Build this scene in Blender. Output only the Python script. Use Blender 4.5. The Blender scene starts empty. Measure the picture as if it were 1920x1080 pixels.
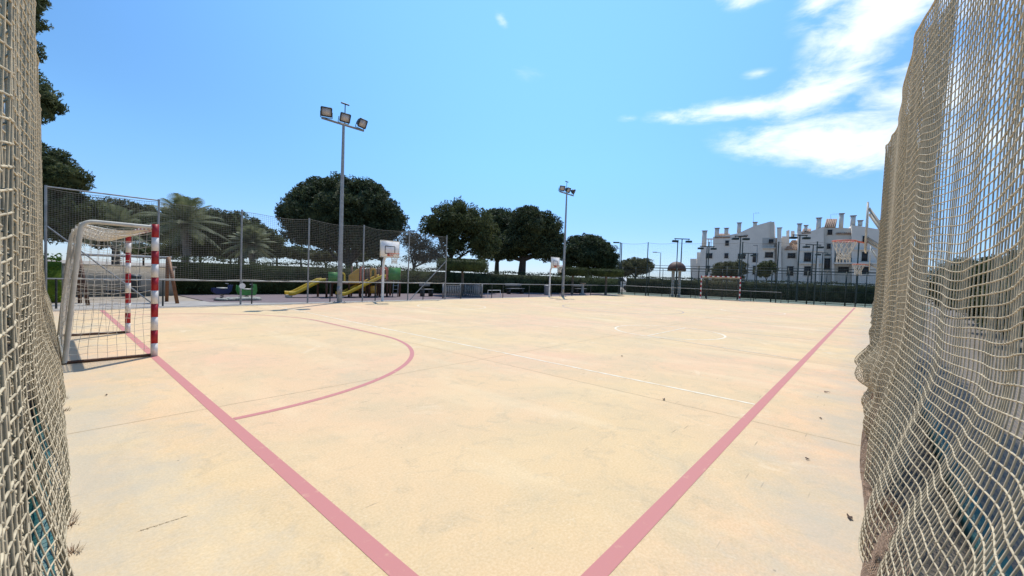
import bpy, math, random
import numpy as np
from mathutils import Vector, Matrix
R_ = math.radians
rng = np.random.default_rng(7)
random.seed(7)
scene = bpy.context.scene
col = scene.collection

# ------------------------------------------------------------------ camera
CAM = np.array([-1.162, -0.976, 1.482])
FPX, PITCH, ROLL, YAW = 772.0, 0.03042, -0.03640, 0.71988
_f = np.array([math.cos(YAW)*math.cos(PITCH), math.sin(YAW)*math.cos(PITCH), -math.sin(PITCH)])
_r0 = np.cross(_f, [0, 0, 1]); _r0 /= np.linalg.norm(_r0); _u0 = np.cross(_r0, _f)
_r = _r0*math.cos(ROLL) - _u0*math.sin(ROLL); _u = np.cross(_r, _f)
cd = bpy.data.cameras.new('camera'); cam = bpy.data.objects.new('camera', cd); col.objects.link(cam)
cd.sensor_width = 36; cd.lens = FPX/1920*36; cd.clip_start = 0.05; cd.clip_end = 3000
cam.matrix_world = Matrix([[_r[0], _u[0], -_f[0], CAM[0]], [_r[1], _u[1], -_f[1], CAM[1]],
                           [_r[2], _u[2], -_f[2], CAM[2]], [0, 0, 0, 1]])
scene.camera = cam

def ray(u, v): return _f + (u-960)/FPX*_r + (540-v)/FPX*_u
def atY(u, v, Y):
    d = ray(u, v); return CAM + d*(Y-CAM[1])/d[1]
def atD(u, v, D): return CAM + ray(u, v)*D
def atZ(u, v, z=0.0):
    d = ray(u, v); return CAM + d*(z-CAM[2])/d[2]

# ------------------------------------------------------------------ world, sun, exposure
SUN_AZ, SUN_EL = R_(36), R_(63)
w = bpy.data.worlds.new('World'); scene.world = w; w.use_nodes = True
nt = w.node_tree; nt.nodes.clear()
def N(t, **k):
    n = nt.nodes.new(t)
    for a, b in k.items(): setattr(n, a, b)
    return n
def link(a, b): nt.links.new(a, b)
def M(op, a, b=None, c=None, clamp=False):
    n = N('ShaderNodeMath', operation=op, use_clamp=clamp)
    for i, x in enumerate((a, b, c)):
        if x is None: continue
        if isinstance(x, (int, float)): n.inputs[i].default_value = x
        else: link(x, n.inputs[i])
    return n.outputs[0]
sky = N('ShaderNodeTexSky', sky_type='NISHITA', sun_disc=False, sun_elevation=SUN_EL,
        sun_rotation=math.pi/2-SUN_AZ, air_density=1.0, dust_density=0.1, ozone_density=1.2)
tc = N('ShaderNodeTexCoord')
sep = N('ShaderNodeSeparateXYZ'); link(tc.outputs['Generated'], sep.inputs[0])
az = M('MULTIPLY', M('ARCTAN2', sep.outputs[1], sep.outputs[0]), 57.2958)
el = M('MULTIPLY', M('ARCSINE', sep.outputs[2]), 57.2958)
cmb = N('ShaderNodeCombineXYZ'); link(M('MULTIPLY', az, .09), cmb.inputs[0]); link(M('MULTIPLY', el, .22), cmb.inputs[1])
# tilt the wisps a little
mp = N('ShaderNodeMapping'); mp.inputs['Rotation'].default_value = (0, 0, R_(-14)); link(cmb.outputs[0], mp.inputs[0])
n1 = N('ShaderNodeTexNoise'); n1.inputs['Scale'].default_value = 1.5; n1.inputs['Detail'].default_value = 9; n1.inputs['Roughness'].default_value = .6; n1.inputs['Distortion'].default_value = .5
link(mp.outputs[0], n1.inputs['Vector'])
n2 = N('ShaderNodeTexNoise'); n2.inputs['Scale'].default_value = 5; n2.inputs['Detail'].default_value = 6; n2.inputs['Roughness'].default_value = .6
link(mp.outputs[0], n2.inputs['Vector'])
blobs = [  # az, el, r_az, r_el, tilt, strength
    (3, 15.2, 14, 3.6, 10, 1.0), (13, 20.3, 12, 1.5, 1, .8), (6, 20.6, 8, 2.6, -10, .85), (-2, 19, 8, 4, 0, .8),
    (1, 26, 8, 5, -30, .95), (-5, 29, 9, 7, 0, .9), (11.7, 23.6, 2.4, .8, 0, .33), (12.5, 32.3, 6, 2.6, 0, .9),
    (44, 31.4, 1.6, .9, 40, .42), (6, 29, 4, 2.5, -30, .6), (-14, 14, 14, 6, 0, .7), (40, 26, 5, 1.6, 0, .18), (26.5, 20.6, 2, .7, 0, .3)]
m = None
for (ca, ce, ra, re, ti, st) in blobs:
    c_, s_ = math.cos(R_(ti)), math.sin(R_(ti))
    da = M('SUBTRACT', az, ca); de = M('SUBTRACT', el, ce)
    a_ = M('DIVIDE', M('ADD', M('MULTIPLY', da, c_), M('MULTIPLY', de, s_)), ra)
    b_ = M('DIVIDE', M('SUBTRACT', M('MULTIPLY', de, c_), M('MULTIPLY', da, s_)), re)
    d_ = M('SQRT', M('ADD', M('MULTIPLY', a_, a_), M('MULTIPLY', b_, b_)))
    k = M('MULTIPLY', M('SUBTRACT', 1.15, d_, clamp=True), st)
    m = k if m is None else M('MAXIMUM', m, k)
nz = M('ADD', M('MULTIPLY', M('SUBTRACT', n1.outputs[0], .5), 2.3), M('MULTIPLY', M('SUBTRACT', n2.outputs[0], .5), .7))
cl = M('ADD', m, M('MULTIPLY', nz, M('MINIMUM', M('MULTIPLY', m, 2.2), .75)))
mr = N('ShaderNodeMapRange', interpolation_type='SMOOTHSTEP'); link(cl, mr.inputs[0])
mr.inputs[1].default_value = .10; mr.inputs[2].default_value = .95
tint = N('ShaderNodeMixRGB', blend_type='MULTIPLY'); tint.inputs[0].default_value = 1; tint.inputs[2].default_value = (0.72, 1.07, 1.30, 1)
link(sky.outputs[0], tint.inputs[1])
# brighter air round the sun, paler blue towards the horizon
sdn = N('ShaderNodeVectorMath', operation='DOT_PRODUCT'); link(tc.outputs['Generated'], sdn.inputs[0])
sdn.inputs[1].default_value = (math.cos(SUN_EL)*math.cos(SUN_AZ), math.cos(SUN_EL)*math.sin(SUN_AZ), math.sin(SUN_EL))
glow = N('ShaderNodeMapRange', interpolation_type='SMOOTHSTEP'); link(sdn.outputs['Value'], glow.inputs[0])
glow.inputs[1].default_value = .52; glow.inputs[2].default_value = .95; glow.inputs[3].default_value = 1.0; glow.inputs[4].default_value = 1.75
hor = N('ShaderNodeMapRange', interpolation_type='SMOOTHSTEP'); link(el, hor.inputs[0]); hor.inputs[1].default_value = 0; hor.inputs[2].default_value = 16
hc = N('ShaderNodeMixRGB'); link(hor.outputs[0], hc.inputs[0]); hc.inputs[1].default_value = (.82, .72, .95, 1); hc.inputs[2].default_value = (1, 1, 1, 1)
t2 = N('ShaderNodeMixRGB', blend_type='MULTIPLY'); t2.inputs[0].default_value = 1; link(tint.outputs[0], t2.inputs[1]); link(hc.outputs[0], t2.inputs[2])
t3 = N('ShaderNodeVectorMath', operation='SCALE'); link(t2.outputs[0], t3.inputs[0]); link(glow.outputs[0], t3.inputs['Scale'])
mix = N('ShaderNodeMixRGB'); link(M('MULTIPLY', mr.outputs[0], .88), mix.inputs[0]); link(t3.outputs[0], mix.inputs[1])
mix.inputs[2].default_value = (9.0, 9.6, 10.0, 1)
bg = N('ShaderNodeBackground'); bg.inputs[1].default_value = 0.13; link(mix.outputs[0], bg.inputs[0])
wo = N('ShaderNodeOutputWorld'); link(bg.outputs[0], wo.inputs[0])
sd = bpy.data.lights.new('sun', 'SUN'); sd.energy = 4.4; sd.angle = R_(.53); sd.color = (1, .955, .88)
so = bpy.data.objects.new('sun', sd); col.objects.link(so); so.location = (0, 0, 30)
sv = Vector((math.cos(SUN_EL)*math.cos(SUN_AZ), math.cos(SUN_EL)*math.sin(SUN_AZ), math.sin(SUN_EL)))
so.rotation_euler = sv.to_track_quat('Z', 'Y').to_euler()
scene.view_settings.view_transform = 'Standard'; scene.view_settings.look = 'None'
scene.view_settings.exposure = 0.0; scene.view_settings.gamma = 1
scene.cycles.max_bounces = 6

# ------------------------------------------------------------------ materials
def mat(name, c, rough=.7, var=.15, scale=8., bump=0., metal=0., c2=None, detail=5, bscale=None, spec=.5, trans=0, p0=.32, p1=.68, leafy=0):
    m = bpy.data.materials.new(name); m.use_nodes = True; t = m.node_tree; b = t.nodes['Principled BSDF']
    b.inputs['Roughness'].default_value = rough; b.inputs['Metallic'].default_value = metal
    b.inputs['Specular IOR Level'].default_value = spec
    if trans: b.inputs['Transmission Weight'].default_value = trans
    g = t.nodes.new('ShaderNodeNewGeometry')
    n = t.nodes.new('ShaderNodeTexNoise'); n.inputs['Scale'].default_value = scale; n.inputs['Detail'].default_value = detail
    n.inputs['Roughness'].default_value = .62
    t.links.new(g.outputs['Position'], n.inputs['Vector'])
    r = t.nodes.new('ShaderNodeValToRGB'); t.links.new(n.outputs[0], r.inputs[0])
    lo = [max(0, x*(1-var)) for x in c]; hi = list(c2) if c2 else [min(1, x*(1+var)) for x in c]
    r.color_ramp.elements[0].position = p0; r.color_ramp.elements[1].position = p1
    r.color_ramp.elements[0].color = (*lo, 1); r.color_ramp.elements[1].color = (*hi, 1)
    t.links.new(r.outputs[0], b.inputs['Base Color'])
    if bump:
        n_ = t.nodes.new('ShaderNodeTexNoise'); n_.inputs['Scale'].default_value = bscale or scale*4; n_.inputs['Detail'].default_value = 4
        t.links.new(g.outputs['Position'], n_.inputs['Vector'])
        bp = t.nodes.new('ShaderNodeBump'); bp.inputs['Strength'].default_value = bump; bp.inputs['Distance'].default_value = .02
        t.links.new(n_.outputs[0], bp.inputs['Height']); t.links.new(bp.outputs[0], b.inputs['Normal'])
    if leafy:
        tl = t.nodes.new('ShaderNodeBsdfTranslucent'); t.links.new(r.outputs[0], tl.inputs[0]); mx = t.nodes.new('ShaderNodeMixShader'); mx.inputs[0].default_value = leafy
        t.links.new(b.outputs[0], mx.inputs[1]); t.links.new(tl.outputs[0], mx.inputs[2]); t.links.new(mx.outputs[0], t.nodes['Material Output'].inputs[0])
    return m
galv = mat('galvanised steel', (.30, .30, .29), .5, .2, 6, metal=.35)
post_tan = mat('tan painted post', (.40, .36, .28), .5, .15, 5)
grey_post = mat('grey painted post', (.24, .24, .23), .55, .2, 5, metal=.2)
white_paint = mat('white paint', (.78, .76, .72), .5, .1, 6)
cream_paint = mat('cream paint', (.62, .58, .48), .5, .15, 7)
red_paint = mat('red paint', (.36, .010, .018), .45, .12, 7)
dark_steel = mat('dark steel', (.035, .04, .037), .5, .3, 9)
green_steel = mat('dark green steel', (.018, .035, .03), .5, .25, 5)
rope_tan = mat('tan net cord', (.40, .355, .265), .9, .25, 30)
rope_tan2 = mat('weathered net cord', (.50, .415, .27), .9, .3, 25)
rope_brown = mat('brown net cord', (.30, .20, .13), .95, .3, 25)
rope_fence = mat('grey net cord', (.20, .19, .165), .9, .25, 10)
rope_white = mat('white net cord', (.66, .62, .53), .9, .12, 20)
foil = mat('pine foliage', (.042, .058, .020), .7, .35, 2.2, c2=(.13, .15, .058), spec=.2, leafy=.3)
foil_b = mat('dark pine foliage', (.026, .038, .016), .7, .35, 2.2, c2=(.10, .125, .055), spec=.2, leafy=.25)
foil_olive = mat('olive foliage', (.07, .075, .03), .7, .35, 1.3, c2=(.15, .15, .07), spec=.2, leafy=.35)
foil_hedge = mat('hedge foliage', (.022, .034, .012), .75, .35, 1.5, c2=(.085, .11, .04), spec=.1, leafy=.25)
foil_far = mat('ivy foliage', (.045, .06, .03), .75, .35, 1.5, c2=(.10, .12, .06), spec=.1, leafy=.25)
foil_top = mat('clipped foliage', (.035, .05, .018), .7, .3, 2, c2=(.09, .12, .035), spec=.2, leafy=.2)
foil_lime = mat('lime foliage', (.12, .20, .02), .65, .3, 2, c2=(.25, .36, .04), spec=.2, leafy=.3)
palm_m = mat('palm fronds', (.10, .12, .055), .6, .3, 2, c2=(.27, .29, .15), spec=.3, leafy=.3)
bark = mat('bark', (.055, .042, .032), .9, .3, 6, bump=.6)
bark_l = mat('pale bark', (.17, .14, .11), .9, .3, 6, bump=.6)
stucco = mat('white stucco', (.67, .61, .53), .85, .05, .8, bump=.1, bscale=20)
stucco2 = mat('cream stucco', (.55, .51, .44), .85, .07, .8)
glass_d = mat('dark window glass', (.015, .018, .02), .15, .3, 1)
shutter = mat('dark shutter', (.022, .023, .024), .6, .2, 2)
tile = mat('terracotta tile', (.30, .17, .11), .85, .3, 3, c2=(.46, .34, .25))
wood_o = mat('orange wood', (.22, .085, .03), .6, .2, 5)
wood_d = mat('brown wood', (.10, .045, .025), .65, .2, 5)
yellow = mat('yellow plastic', (.62, .43, .03), .4, .1, 4)
greenp = mat('green panel paint', (.055, .24, .045), .45, .12, 4)
redp = mat('coral red panel paint', (.60, .15, .09), .45, .12, 4)
orangep = mat('ochre panel paint', (.50, .28, .04), .45, .12, 4)
bluep = mat('blue panel paint', (.012, .022, .09), .45, .12, 4)
rimred = mat('orange rim paint', (.62, .14, .07), .45, .12, 9)
black_m = mat('black paint', (.02, .02, .02), .4, .2, 6)
lamp_glass = mat('floodlight glass', (.44, .40, .37), .25, .1, 8)
teal = mat('teal paint', (.012, .10, .095), .6, .3, 6)
beige_wall = mat('beige render', (.36, .31, .24), .85, .12, 2)
grey_conc = mat('grey concrete', (.33, .30, .26), .9, .15, 1.5, bump=.15)
rubber = mat('purple grey rubber', (.17, .13, .13), .95, .12, 4)
soil = mat('dry soil', (.30, .25, .19), .95, .25, 1.2, bump=.3)
verge_m = mat('dark dirt with litter', (.07, .055, .04), .95, .5, 9, c2=(.17, .14, .10), bump=.5)
tennis = mat('green court surface', (.12, .15, .105), .9, .12, 1)
red_line = mat('faded red paint', (.55, .215, .19), .8, .1, 9, c2=(.64, .40, .25), p0=.60, p1=.84, detail=9)
white_line = mat('worn white paint', (.78, .72, .55), .8, .05, 7, c2=(.63, .47, .27), p0=.42, p1=.66, detail=9)
purple_line = mat('faded purple paint', (.40, .30, .24), .8, .1, 3)
joint_m = mat('joint filler', (.42, .31, .18), .9, .3, 12)
leaf_m = mat('dry leaf', (.07, .04, .025), .9, .4, 30)

def concrete():
    m = bpy.data.materials.new('cream court concrete'); m.use_nodes = True; t = m.node_tree; b = t.nodes['Principled BSDF']
    b.inputs['Roughness'].default_value = .85; b.inputs['Specular IOR Level'].default_value = .25
    g = t.nodes.new('ShaderNodeNewGeometry'); L = t.links.new
    def nz(s, d=6, ro=.6, dist=0, stretch=None):
        n = t.nodes.new('ShaderNodeTexNoise'); n.inputs['Scale'].default_value = s; n.inputs['Detail'].default_value = d
        n.inputs['Roughness'].default_value = ro; n.inputs['Distortion'].default_value = dist
        if stretch:
            mp = t.nodes.new('ShaderNodeMapping'); mp.inputs['Scale'].default_value = stretch; mp.inputs['Rotation'].default_value = (0, 0, .35)
            L(g.outputs['Position'], mp.inputs[0]); L(mp.outputs[0], n.inputs['Vector'])
        else: L(g.outputs['Position'], n.inputs['Vector'])
        return n.outputs[0]
    def ramp(x, a, b_, ca, cb):
        r = t.nodes.new('ShaderNodeValToRGB'); L(x, r.inputs[0])
        r.color_ramp.elements[0].position = a; r.color_ramp.elements[1].position = b_
        r.color_ramp.elements[0].color = (*ca, 1); r.color_ramp.elements[1].color = (*cb, 1); return r.outputs[0]
    def mixc(f, a, b_, mode='MIX'):
        x = t.nodes.new('ShaderNodeMixRGB'); x.blend_type = mode
        if isinstance(f, float): x.inputs[0].default_value = f
        else: L(f, x.inputs[0])
        for i, v in ((1, a), (2, b_)):
            if isinstance(v, tuple): x.inputs[i].default_value = (*v, 1)
            else: L(v, x.inputs[i])
        return x.outputs[0]
    base = ramp(nz(.35, 3), .3, .7, (.635, .445, .222), (.68, .487, .255))
    base = mixc(ramp(nz(.22, 2, .5), .4, .62, (0, 0, 0), (1, 1, 1)), base, (.675, .43, .25))
    base = mixc(ramp(nz(1.1, 9, .68, .5), .45, .70, (0, 0, 0), (.8, .8, .8)), base, (.53, .41, .235))
    base = mixc(ramp(nz(3.6, 8, .7, 1.2), .53, .70, (0, 0, 0), (.6, .6, .6)), base, (.44, .34, .20))
    base = mixc(ramp(nz(.9, 6, .6, .3, (1.2, .35, 1)), .52, .72, (0, 0, 0), (.5, .5, .5)), base, (.74, .58, .34))
    base = mixc(ramp(nz(.75, 7, .62, .8), .57, .74, (0, 0, 0), (.55, .55, .55)), base, (.46, .385, .25))
    base = mixc(ramp(nz(9, 6, .75, 1.5), .58, .70, (0, 0, 0), (.35, .35, .35)), base, (.78, .64, .42))
    # fine grain
    base = mixc(.13, base, ramp(nz(60, 3), .3, .7, (.25, .2, .13), (1, .9, .7)))
    # black specks
    v = t.nodes.new('ShaderNodeTexVoronoi'); v.inputs['Scale'].default_value = 3.2; L(g.outputs['Position'], v.inputs['Vector'])
    spk = ramp(v.outputs['Distance'], .018, .03, (1, 1, 1), (0, 0, 0))
    gate = ramp(nz(1.7, 2), .50, .54, (0, 0, 0), (.8, .8, .8))
    base = mixc(mixc(1.0, spk, gate, 'MULTIPLY'), base, (.12, .09, .06))
    # long faint drag marks and pale worn patches
    base = mixc(ramp(nz(.55, 9, .72, 1.5, (1, .16, 1)), .60, .72, (0, 0, 0), (.7, .7, .7)), base, (.40, .32, .20))
    base = mixc(ramp(nz(.5, 8, .7, 2.0), .60, .68, (0, 0, 0), (.4, .4, .4)), base, (.74, .60, .40))
    # short scrape marks
    w_ = t.nodes.new('ShaderNodeTexVoronoi'); w_.inputs['Scale'].default_value = 1.3
    mp = t.nodes.new('ShaderNodeMapping'); mp.inputs['Rotation'].default_value = (0, 0, .95); mp.inputs['Scale'].default_value = (1, 14, 1)
    L(g.outputs['Position'], mp.inputs[0]); L(mp.outputs[0], w_.inputs['Vector'])
    sc = ramp(w_.outputs['Distance'], .06, .12, (1, 1, 1), (0, 0, 0))
    gate2 = ramp(nz(1.1, 2), .53, .57, (0, 0, 0), (.65, .65, .65))
    base = mixc(mixc(1.0, sc, gate2, 'MULTIPLY'), base, (.30, .22, .14))
    # grey water staining of the slab edges, with a ragged outline
    sp = t.nodes.new('ShaderNodeSeparateXYZ'); L(g.outputs['Position'], sp.inputs[0])
    def mth(op, a, b_):
        x = t.nodes.new('ShaderNodeMath'); x.operation = op
        for i, v_ in enumerate((a, b_)):
            if isinstance(v_, (int, float)): x.inputs[i].default_value = v_
            else: L(v_, x.inputs[i])
        return x.outputs[0]
    edge = mth('MINIMUM', mth('ADD', sp.outputs[0], 1.1), mth('ADD', sp.outputs[1], 1.1))
    e2 = mth('ADD', edge, mth('MULTIPLY', mth('SUBTRACT', nz(1.6, 7, .72), .5), 2.6))
    base = mixc(ramp(e2, .05, .8, (.55, .55, .55), (0, 0, 0)), base, (.42, .40, .33))
    L(base, b.inputs['Base Color'])
    bp = t.nodes.new('ShaderNodeBump'); bp.inputs['Strength'].default_value = .25; bp.inputs['Distance'].default_value = .01
    L(nz(45, 5), bp.inputs['Height']); L(bp.outputs[0], b.inputs['Normal'])
    return m
court_m = concrete()
def pavers():
    m = bpy.data.materials.new('grey block paving'); m.use_nodes = True; t = m.node_tree; b = t.nodes['Principled BSDF']
    g = t.nodes.new('ShaderNodeNewGeometry'); br = t.nodes.new('ShaderNodeTexBrick'); t.links.new(g.outputs['Position'], br.inputs[0])
    br.inputs['Scale'].default_value = 5; br.inputs['Color1'].default_value = (.17, .135, .095, 1); br.inputs['Color2'].default_value = (.22, .175, .125, 1)
    br.inputs['Mortar'].default_value = (.11, .10, .09, 1); br.inputs['Mortar Size'].default_value = .03
    t.links.new(br.outputs[0], b.inputs['Base Color']); b.inputs['Roughness'].default_value = .9
    return m
paver_m = pavers()

# ------------------------------------------------------------------ mesh helpers
class MB:
    def __init__(s): s.v = []; s.f = []; s.mi = []; s.n = 0
    def add(s, v, f, mi=0):
        v = np.asarray(v, float).reshape(-1, 3); s.v.append(v)
        f = np.asarray(f, int) + s.n; s.f.append(f); s.mi.append(np.full(len(f), mi)); s.n += len(v); return s
    def box(s, c, d, rz=0, mi=0, mat3=None):
        x, y, z = np.array(d)/2
        v = np.array([[a*x, b_*y, c_*z] for a in (-1, 1) for b_ in (-1, 1) for c_ in (-1, 1)])
        if rz: cc, ss = math.cos(rz), math.sin(rz); v = v@np.array([[cc, ss, 0], [-ss, cc, 0], [0, 0, 1]])
        if mat3 is not None: v = v@np.asarray(mat3).T
        return s.add(v+np.array(c), [[0, 1, 3, 2], [4, 6, 7, 5], [0, 4, 5, 1], [2, 3, 7, 6], [0, 2, 6, 4], [1, 5, 7, 3]], mi)
    def bar(s, a, b_, wx, wy=None, mi=0, up=(0, 0, 1)):
        a = np.array(a, float); b_ = np.array(b_, float); d = b_-a; L = np.linalg.norm(d); d /= L
        u = np.array(up, float)
        if abs(d@u) > .95: u = np.array([1., 0, 0])
        x = np.cross(u, d); x /= np.linalg.norm(x); y = np.cross(d, x)
        return s.box((a+b_)/2, (wx, wy or wx, L), mi=mi, mat3=np.stack([x, y, d], 1))
    def tube(s, pts, r, n=10, mi=0, cap=True):
        P = np.asarray(pts, float); m = len(P); r = np.full(m, r, float) if np.isscalar(r) else np.asarray(r, float)
        T = np.gradient(P, axis=0); T /= np.linalg.norm(T, axis=1)[:, None]+1e-12
        ref = np.array([0, 0, 1.]) if abs(T[0][2]) < .9 else np.array([1., 0, 0])
        a = np.arange(n)/n*2*math.pi; vs = []
        X = np.cross(ref, T[0]); X /= np.linalg.norm(X)
        for i in range(m):
            X = X-T[i]*(X@T[i]); X /= np.linalg.norm(X); Y = np.cross(T[i], X)
            vs.append(P[i]+r[i]*(np.cos(a)[:, None]*X+np.sin(a)[:, None]*Y))
        f = [[i*n+j, i*n+(j+1) % n, (i+1)*n+(j+1) % n, (i+1)*n+j] for i in range(m-1) for j in range(n)]
        base = s.n
        s.add(np.concatenate(vs), f, mi)
        if cap:
            for i0, p in ((0, P[0]), ((m-1)*n, P[-1])):
                k = s.n; ring = vs[0] if i0 == 0 else vs[-1]
                s.add(np.vstack([ring, p]), [[j, (j+1) % n, n, n] for j in range(n)], mi)
        return s
    def quads(s, V, mi=0):   # V: (k,4,3)
        k = len(V); return s.add(V.reshape(-1, 3), np.arange(k*4).reshape(k, 4), mi)
    def prism(s, pts, z0, z1, mi=0):  # polygon in xy extruded
        n = len(pts); lo = [(x, y, z0) for x, y in pts]; hi = [(x, y, z1) for x, y in pts]
        s.add(lo+hi, [[i, (i+1) % n, n+(i+1) % n, n+i] for i in range(n)], mi)
        s.fan([(x, y, z1) for x, y in pts], mi); s.fan([(x, y, z0) for x, y in pts][::-1], mi); return s
    def fan(s, pts, mi=0):
        from mathutils.geometry import tessellate_polygon
        tr = tessellate_polygon([[Vector(p) for p in pts]])
        s.add(list(pts), [[a, b_, c, c] for a, b_, c in tr], mi); return s
    def extr(s, pts, off, mi=0):  # 3-D polygon extruded by a vector
        P = np.array(pts, float); Q = P+np.array(off, float); n = len(P)
        s.add(np.vstack([P, Q]), [[i, (i+1) % n, n+(i+1) % n, n+i] for i in range(n)], mi)
        s.fan(P, mi); s.fan(Q, mi); return s
    def build(s, name, mats, parent=None, smooth=False):
        me = bpy.data.meshes.new(name)
        V = np.concatenate(s.v); F = np.concatenate([x.reshape(-1, 4) for x in s.f]); MI = np.concatenate(s.mi)
        tri = F[:, 2] == F[:, 3]
        ln = np.where(tri, 3, 4); st = np.concatenate([[0], np.cumsum(ln)[:-1]])
        keep = np.ones(F.shape, bool); keep[tri, 3] = False
        me.vertices.add(len(V)); me.vertices.foreach_set('co', V.ravel())
        me.loops.add(int(ln.sum())); me.loops.foreach_set('vertex_index', F[keep].astype(np.int32))
        me.polygons.add(len(F)); me.polygons.foreach_set('loop_start', st.astype(np.int32)); me.polygons.foreach_set('loop_total', ln.astype(np.int32))
        if not isinstance(mats, (list, tuple)): mats = [mats]
        for m_ in mats: me.materials.append(m_)
        me.polygons.foreach_set('material_index', MI.astype(np.int32))
        if smooth: me.polygons.foreach_set('use_smooth', np.ones(len(F), bool))
        me.update(calc_edges=True); me.validate()
        o = bpy.data.objects.new(name, me); col.objects.link(o)
        if parent is not None:
            o.parent = parent
            o.matrix_parent_inverse = Matrix.Translation(-parent.location) if parent.type == 'EMPTY' and parent.parent is None else Matrix.Identity(4)
        return o
# NOTE: part meshes are written in world coordinates; an Empty parent sits at its thing's base
def tag(o, label=None, cat=None, group=None, kind=None):
    if label: o['label'] = label
    if cat: o['category'] = cat
    if group: o['group'] = group
    if kind: o['kind'] = kind
    return o
def thing(name, label, cat, loc, group=None):
    o = bpy.data.objects.new(name, None); col.objects.link(o); o.location = loc; o.empty_display_size = .2
    return tag(o, label, cat, group)
def child(o, parent):   # sub-part already in world coordinates under a part
    o.parent = parent; o.matrix_parent_inverse = Matrix.Identity(4); return o
def sub(mb, name, m_, part, smooth=False):
    o = mb.build(name, m_, None, smooth); o.parent = part
    root = part.parent
    # the part's world matrix is the identity (mesh in world coordinates), so identity is right here
    return o
def dup(root, loc, label=None, group=None):
    r = root.copy(); col.objects.link(r); r.location = loc
    if label: r['label'] = label
    if group: r['group'] = group
    for ch in list(root.children):
        c = ch.copy(); col.objects.link(c); c.parent = r; c.matrix_parent_inverse = ch.matrix_parent_inverse.copy()
        for g in ch.children:
            d = g.copy(); col.objects.link(d); d.parent = c
    return r
def struct(mb, name, m_): return tag(mb.build(name, m_), kind='structure')

# ------------------------------------------------------------------ threads and nets
def threads(mb, P, r, n=3, nrm=None, mi=0):
    """P (N,M,3) polylines -> tubes, r scalar or (M,)"""
    P = np.asarray(P, float); Nn, Mm, _ = P.shape
    T = np.gradient(P, axis=1); T /= np.linalg.norm(T, axis=2, keepdims=True)+1e-12
    nrm = np.array([0.31, 0.52, 0.23]) if nrm is None else np.array(nrm, float)
    X = np.cross(T, nrm); X /= np.linalg.norm(X, axis=2, keepdims=True)+1e-9; Y = np.cross(T, X)
    a = np.arange(n)/n*2*math.pi
    rr = r if np.isscalar(r) else np.asarray(r)[None, :, None, None]
    V = P[:, :, None, :] + rr*(np.cos(a)[None, None, :, None]*X[:, :, None, :]+np.sin(a)[None, None, :, None]*Y[:, :, None, :])
    i = np.arange(Nn)[:, None, None]; j = np.arange(Mm-1)[None, :, None]; k = np.arange(n)[None, None, :]
    k2 = (k+1) % n
    idx = lambda i, j, k: (i*Mm+j)*n+k
    F = np.stack([idx(i, j, k), idx(i, j, k2), idx(i, j+1, k2), idx(i, j+1, k)], -1).reshape(-1, 4)
    mb.add(V.reshape(-1, 3), F, mi)
def net(func, s0, s1, t0, t1, cs, ct, r, n=3, subdiv=1, knot=1.0, nrm=None, mb=None):
    """grid net: func(s,t)->xyz; cords every cs, ct"""
    mb = mb or MB()
    S = np.linspace(s0, s1, max(2, int(round((s1-s0)/cs))+1)); T = np.linspace(t0, t1, max(2, int(round((t1-t0)/ct))+1))
    Sf = np.linspace(s0, s1, (len(S)-1)*subdiv+1); Tf = np.linspace(t0, t1, (len(T)-1)*subdiv+1)
    def rad(mm):
        if subdiv == 1: return r
        k = np.full(mm, r); k[::subdiv] = r*knot; return k
    a, b_ = np.meshgrid(Sf, T, indexing='xy'); threads(mb, func(a, b_), rad(len(Sf)), n, nrm)
    a, b_ = np.meshgrid(S, Tf, indexing='ij'); threads(mb, func(a, b_), rad(len(Tf)), n, nrm)
    return mb
def knots(mb, func, s0, s1, t0, t1, c, r):
    S = np.linspace(s0, s1, int(round((s1-s0)/c))+1); T = np.linspace(t0, t1, int(round((t1-t0)/c))+1)
    a, b_ = np.meshgrid(S, T, indexing='ij'); C = func(a, b_).reshape(-1, 3)
    o = np.array([[1, 0, 0], [-1, 0, 0], [0, 1, 0], [0, -1, 0], [0, 0, 1.2], [0, 0, -1.2]])*r
    C = C+rng.normal(0, r*.15, C.shape); V = C[:, None, :]+o[None]*rng.uniform(.8, 1.25, (len(C), 1, 1))
    F = np.array([[0, 2, 4, 4], [2, 1, 4, 4], [1, 3, 4, 4], [3, 0, 4, 4], [2, 0, 5, 5], [1, 2, 5, 5], [3, 1, 5, 5], [0, 3, 5, 5]])
    mb.add(V.reshape(-1, 3), (F[None]+np.arange(len(C))[:, None, None]*6).reshape(-1, 4))
def sm(x, a, b_):
    t = np.clip((x-a)/(b_-a), 0, 1); return t*t*(3-2*t)

# ------------------------------------------------------------------ ground and court
FA = np.array([36.4, 17.6]); FB = np.array([41.0, -1.1]); FD = (FB-FA)/np.linalg.norm(FB-FA); FN = np.array([-FD[1], FD[0]])
FN = FN if FN[0] > 0 else -FN; FL = float(np.linalg.norm(FB-FA))
def far(t, off=0.): return FA+FD*t+FN*off
def sheet(name, pts, z, m_, th=0.0):
    return struct(MB().fan([(x, y, z) for x, y in pts]), name, m_)
sheet('ground', [(-900, -900), (1200, -900), (1200, 1200), (-900, 1200)], -.03, soil)
sheet('pavement', [(-12, -14), (70, -14), (70, -1.62), (-12, -1.62)], -.018, paver_m)
sheet('path', [(-3.2, 16.62), (36.2, 16.9), (36.0, 19.5), (-6, 19.5)], -.012, grey_conc)
pl = [(3.2, 18.75), (5.2, 17.75), (7, 17.6), (20, 17.6), (35, 17.75), (36, 21.6), (3.0, 23.8)]
sheet('playground_surface', pl, -.006, rubber)
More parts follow.
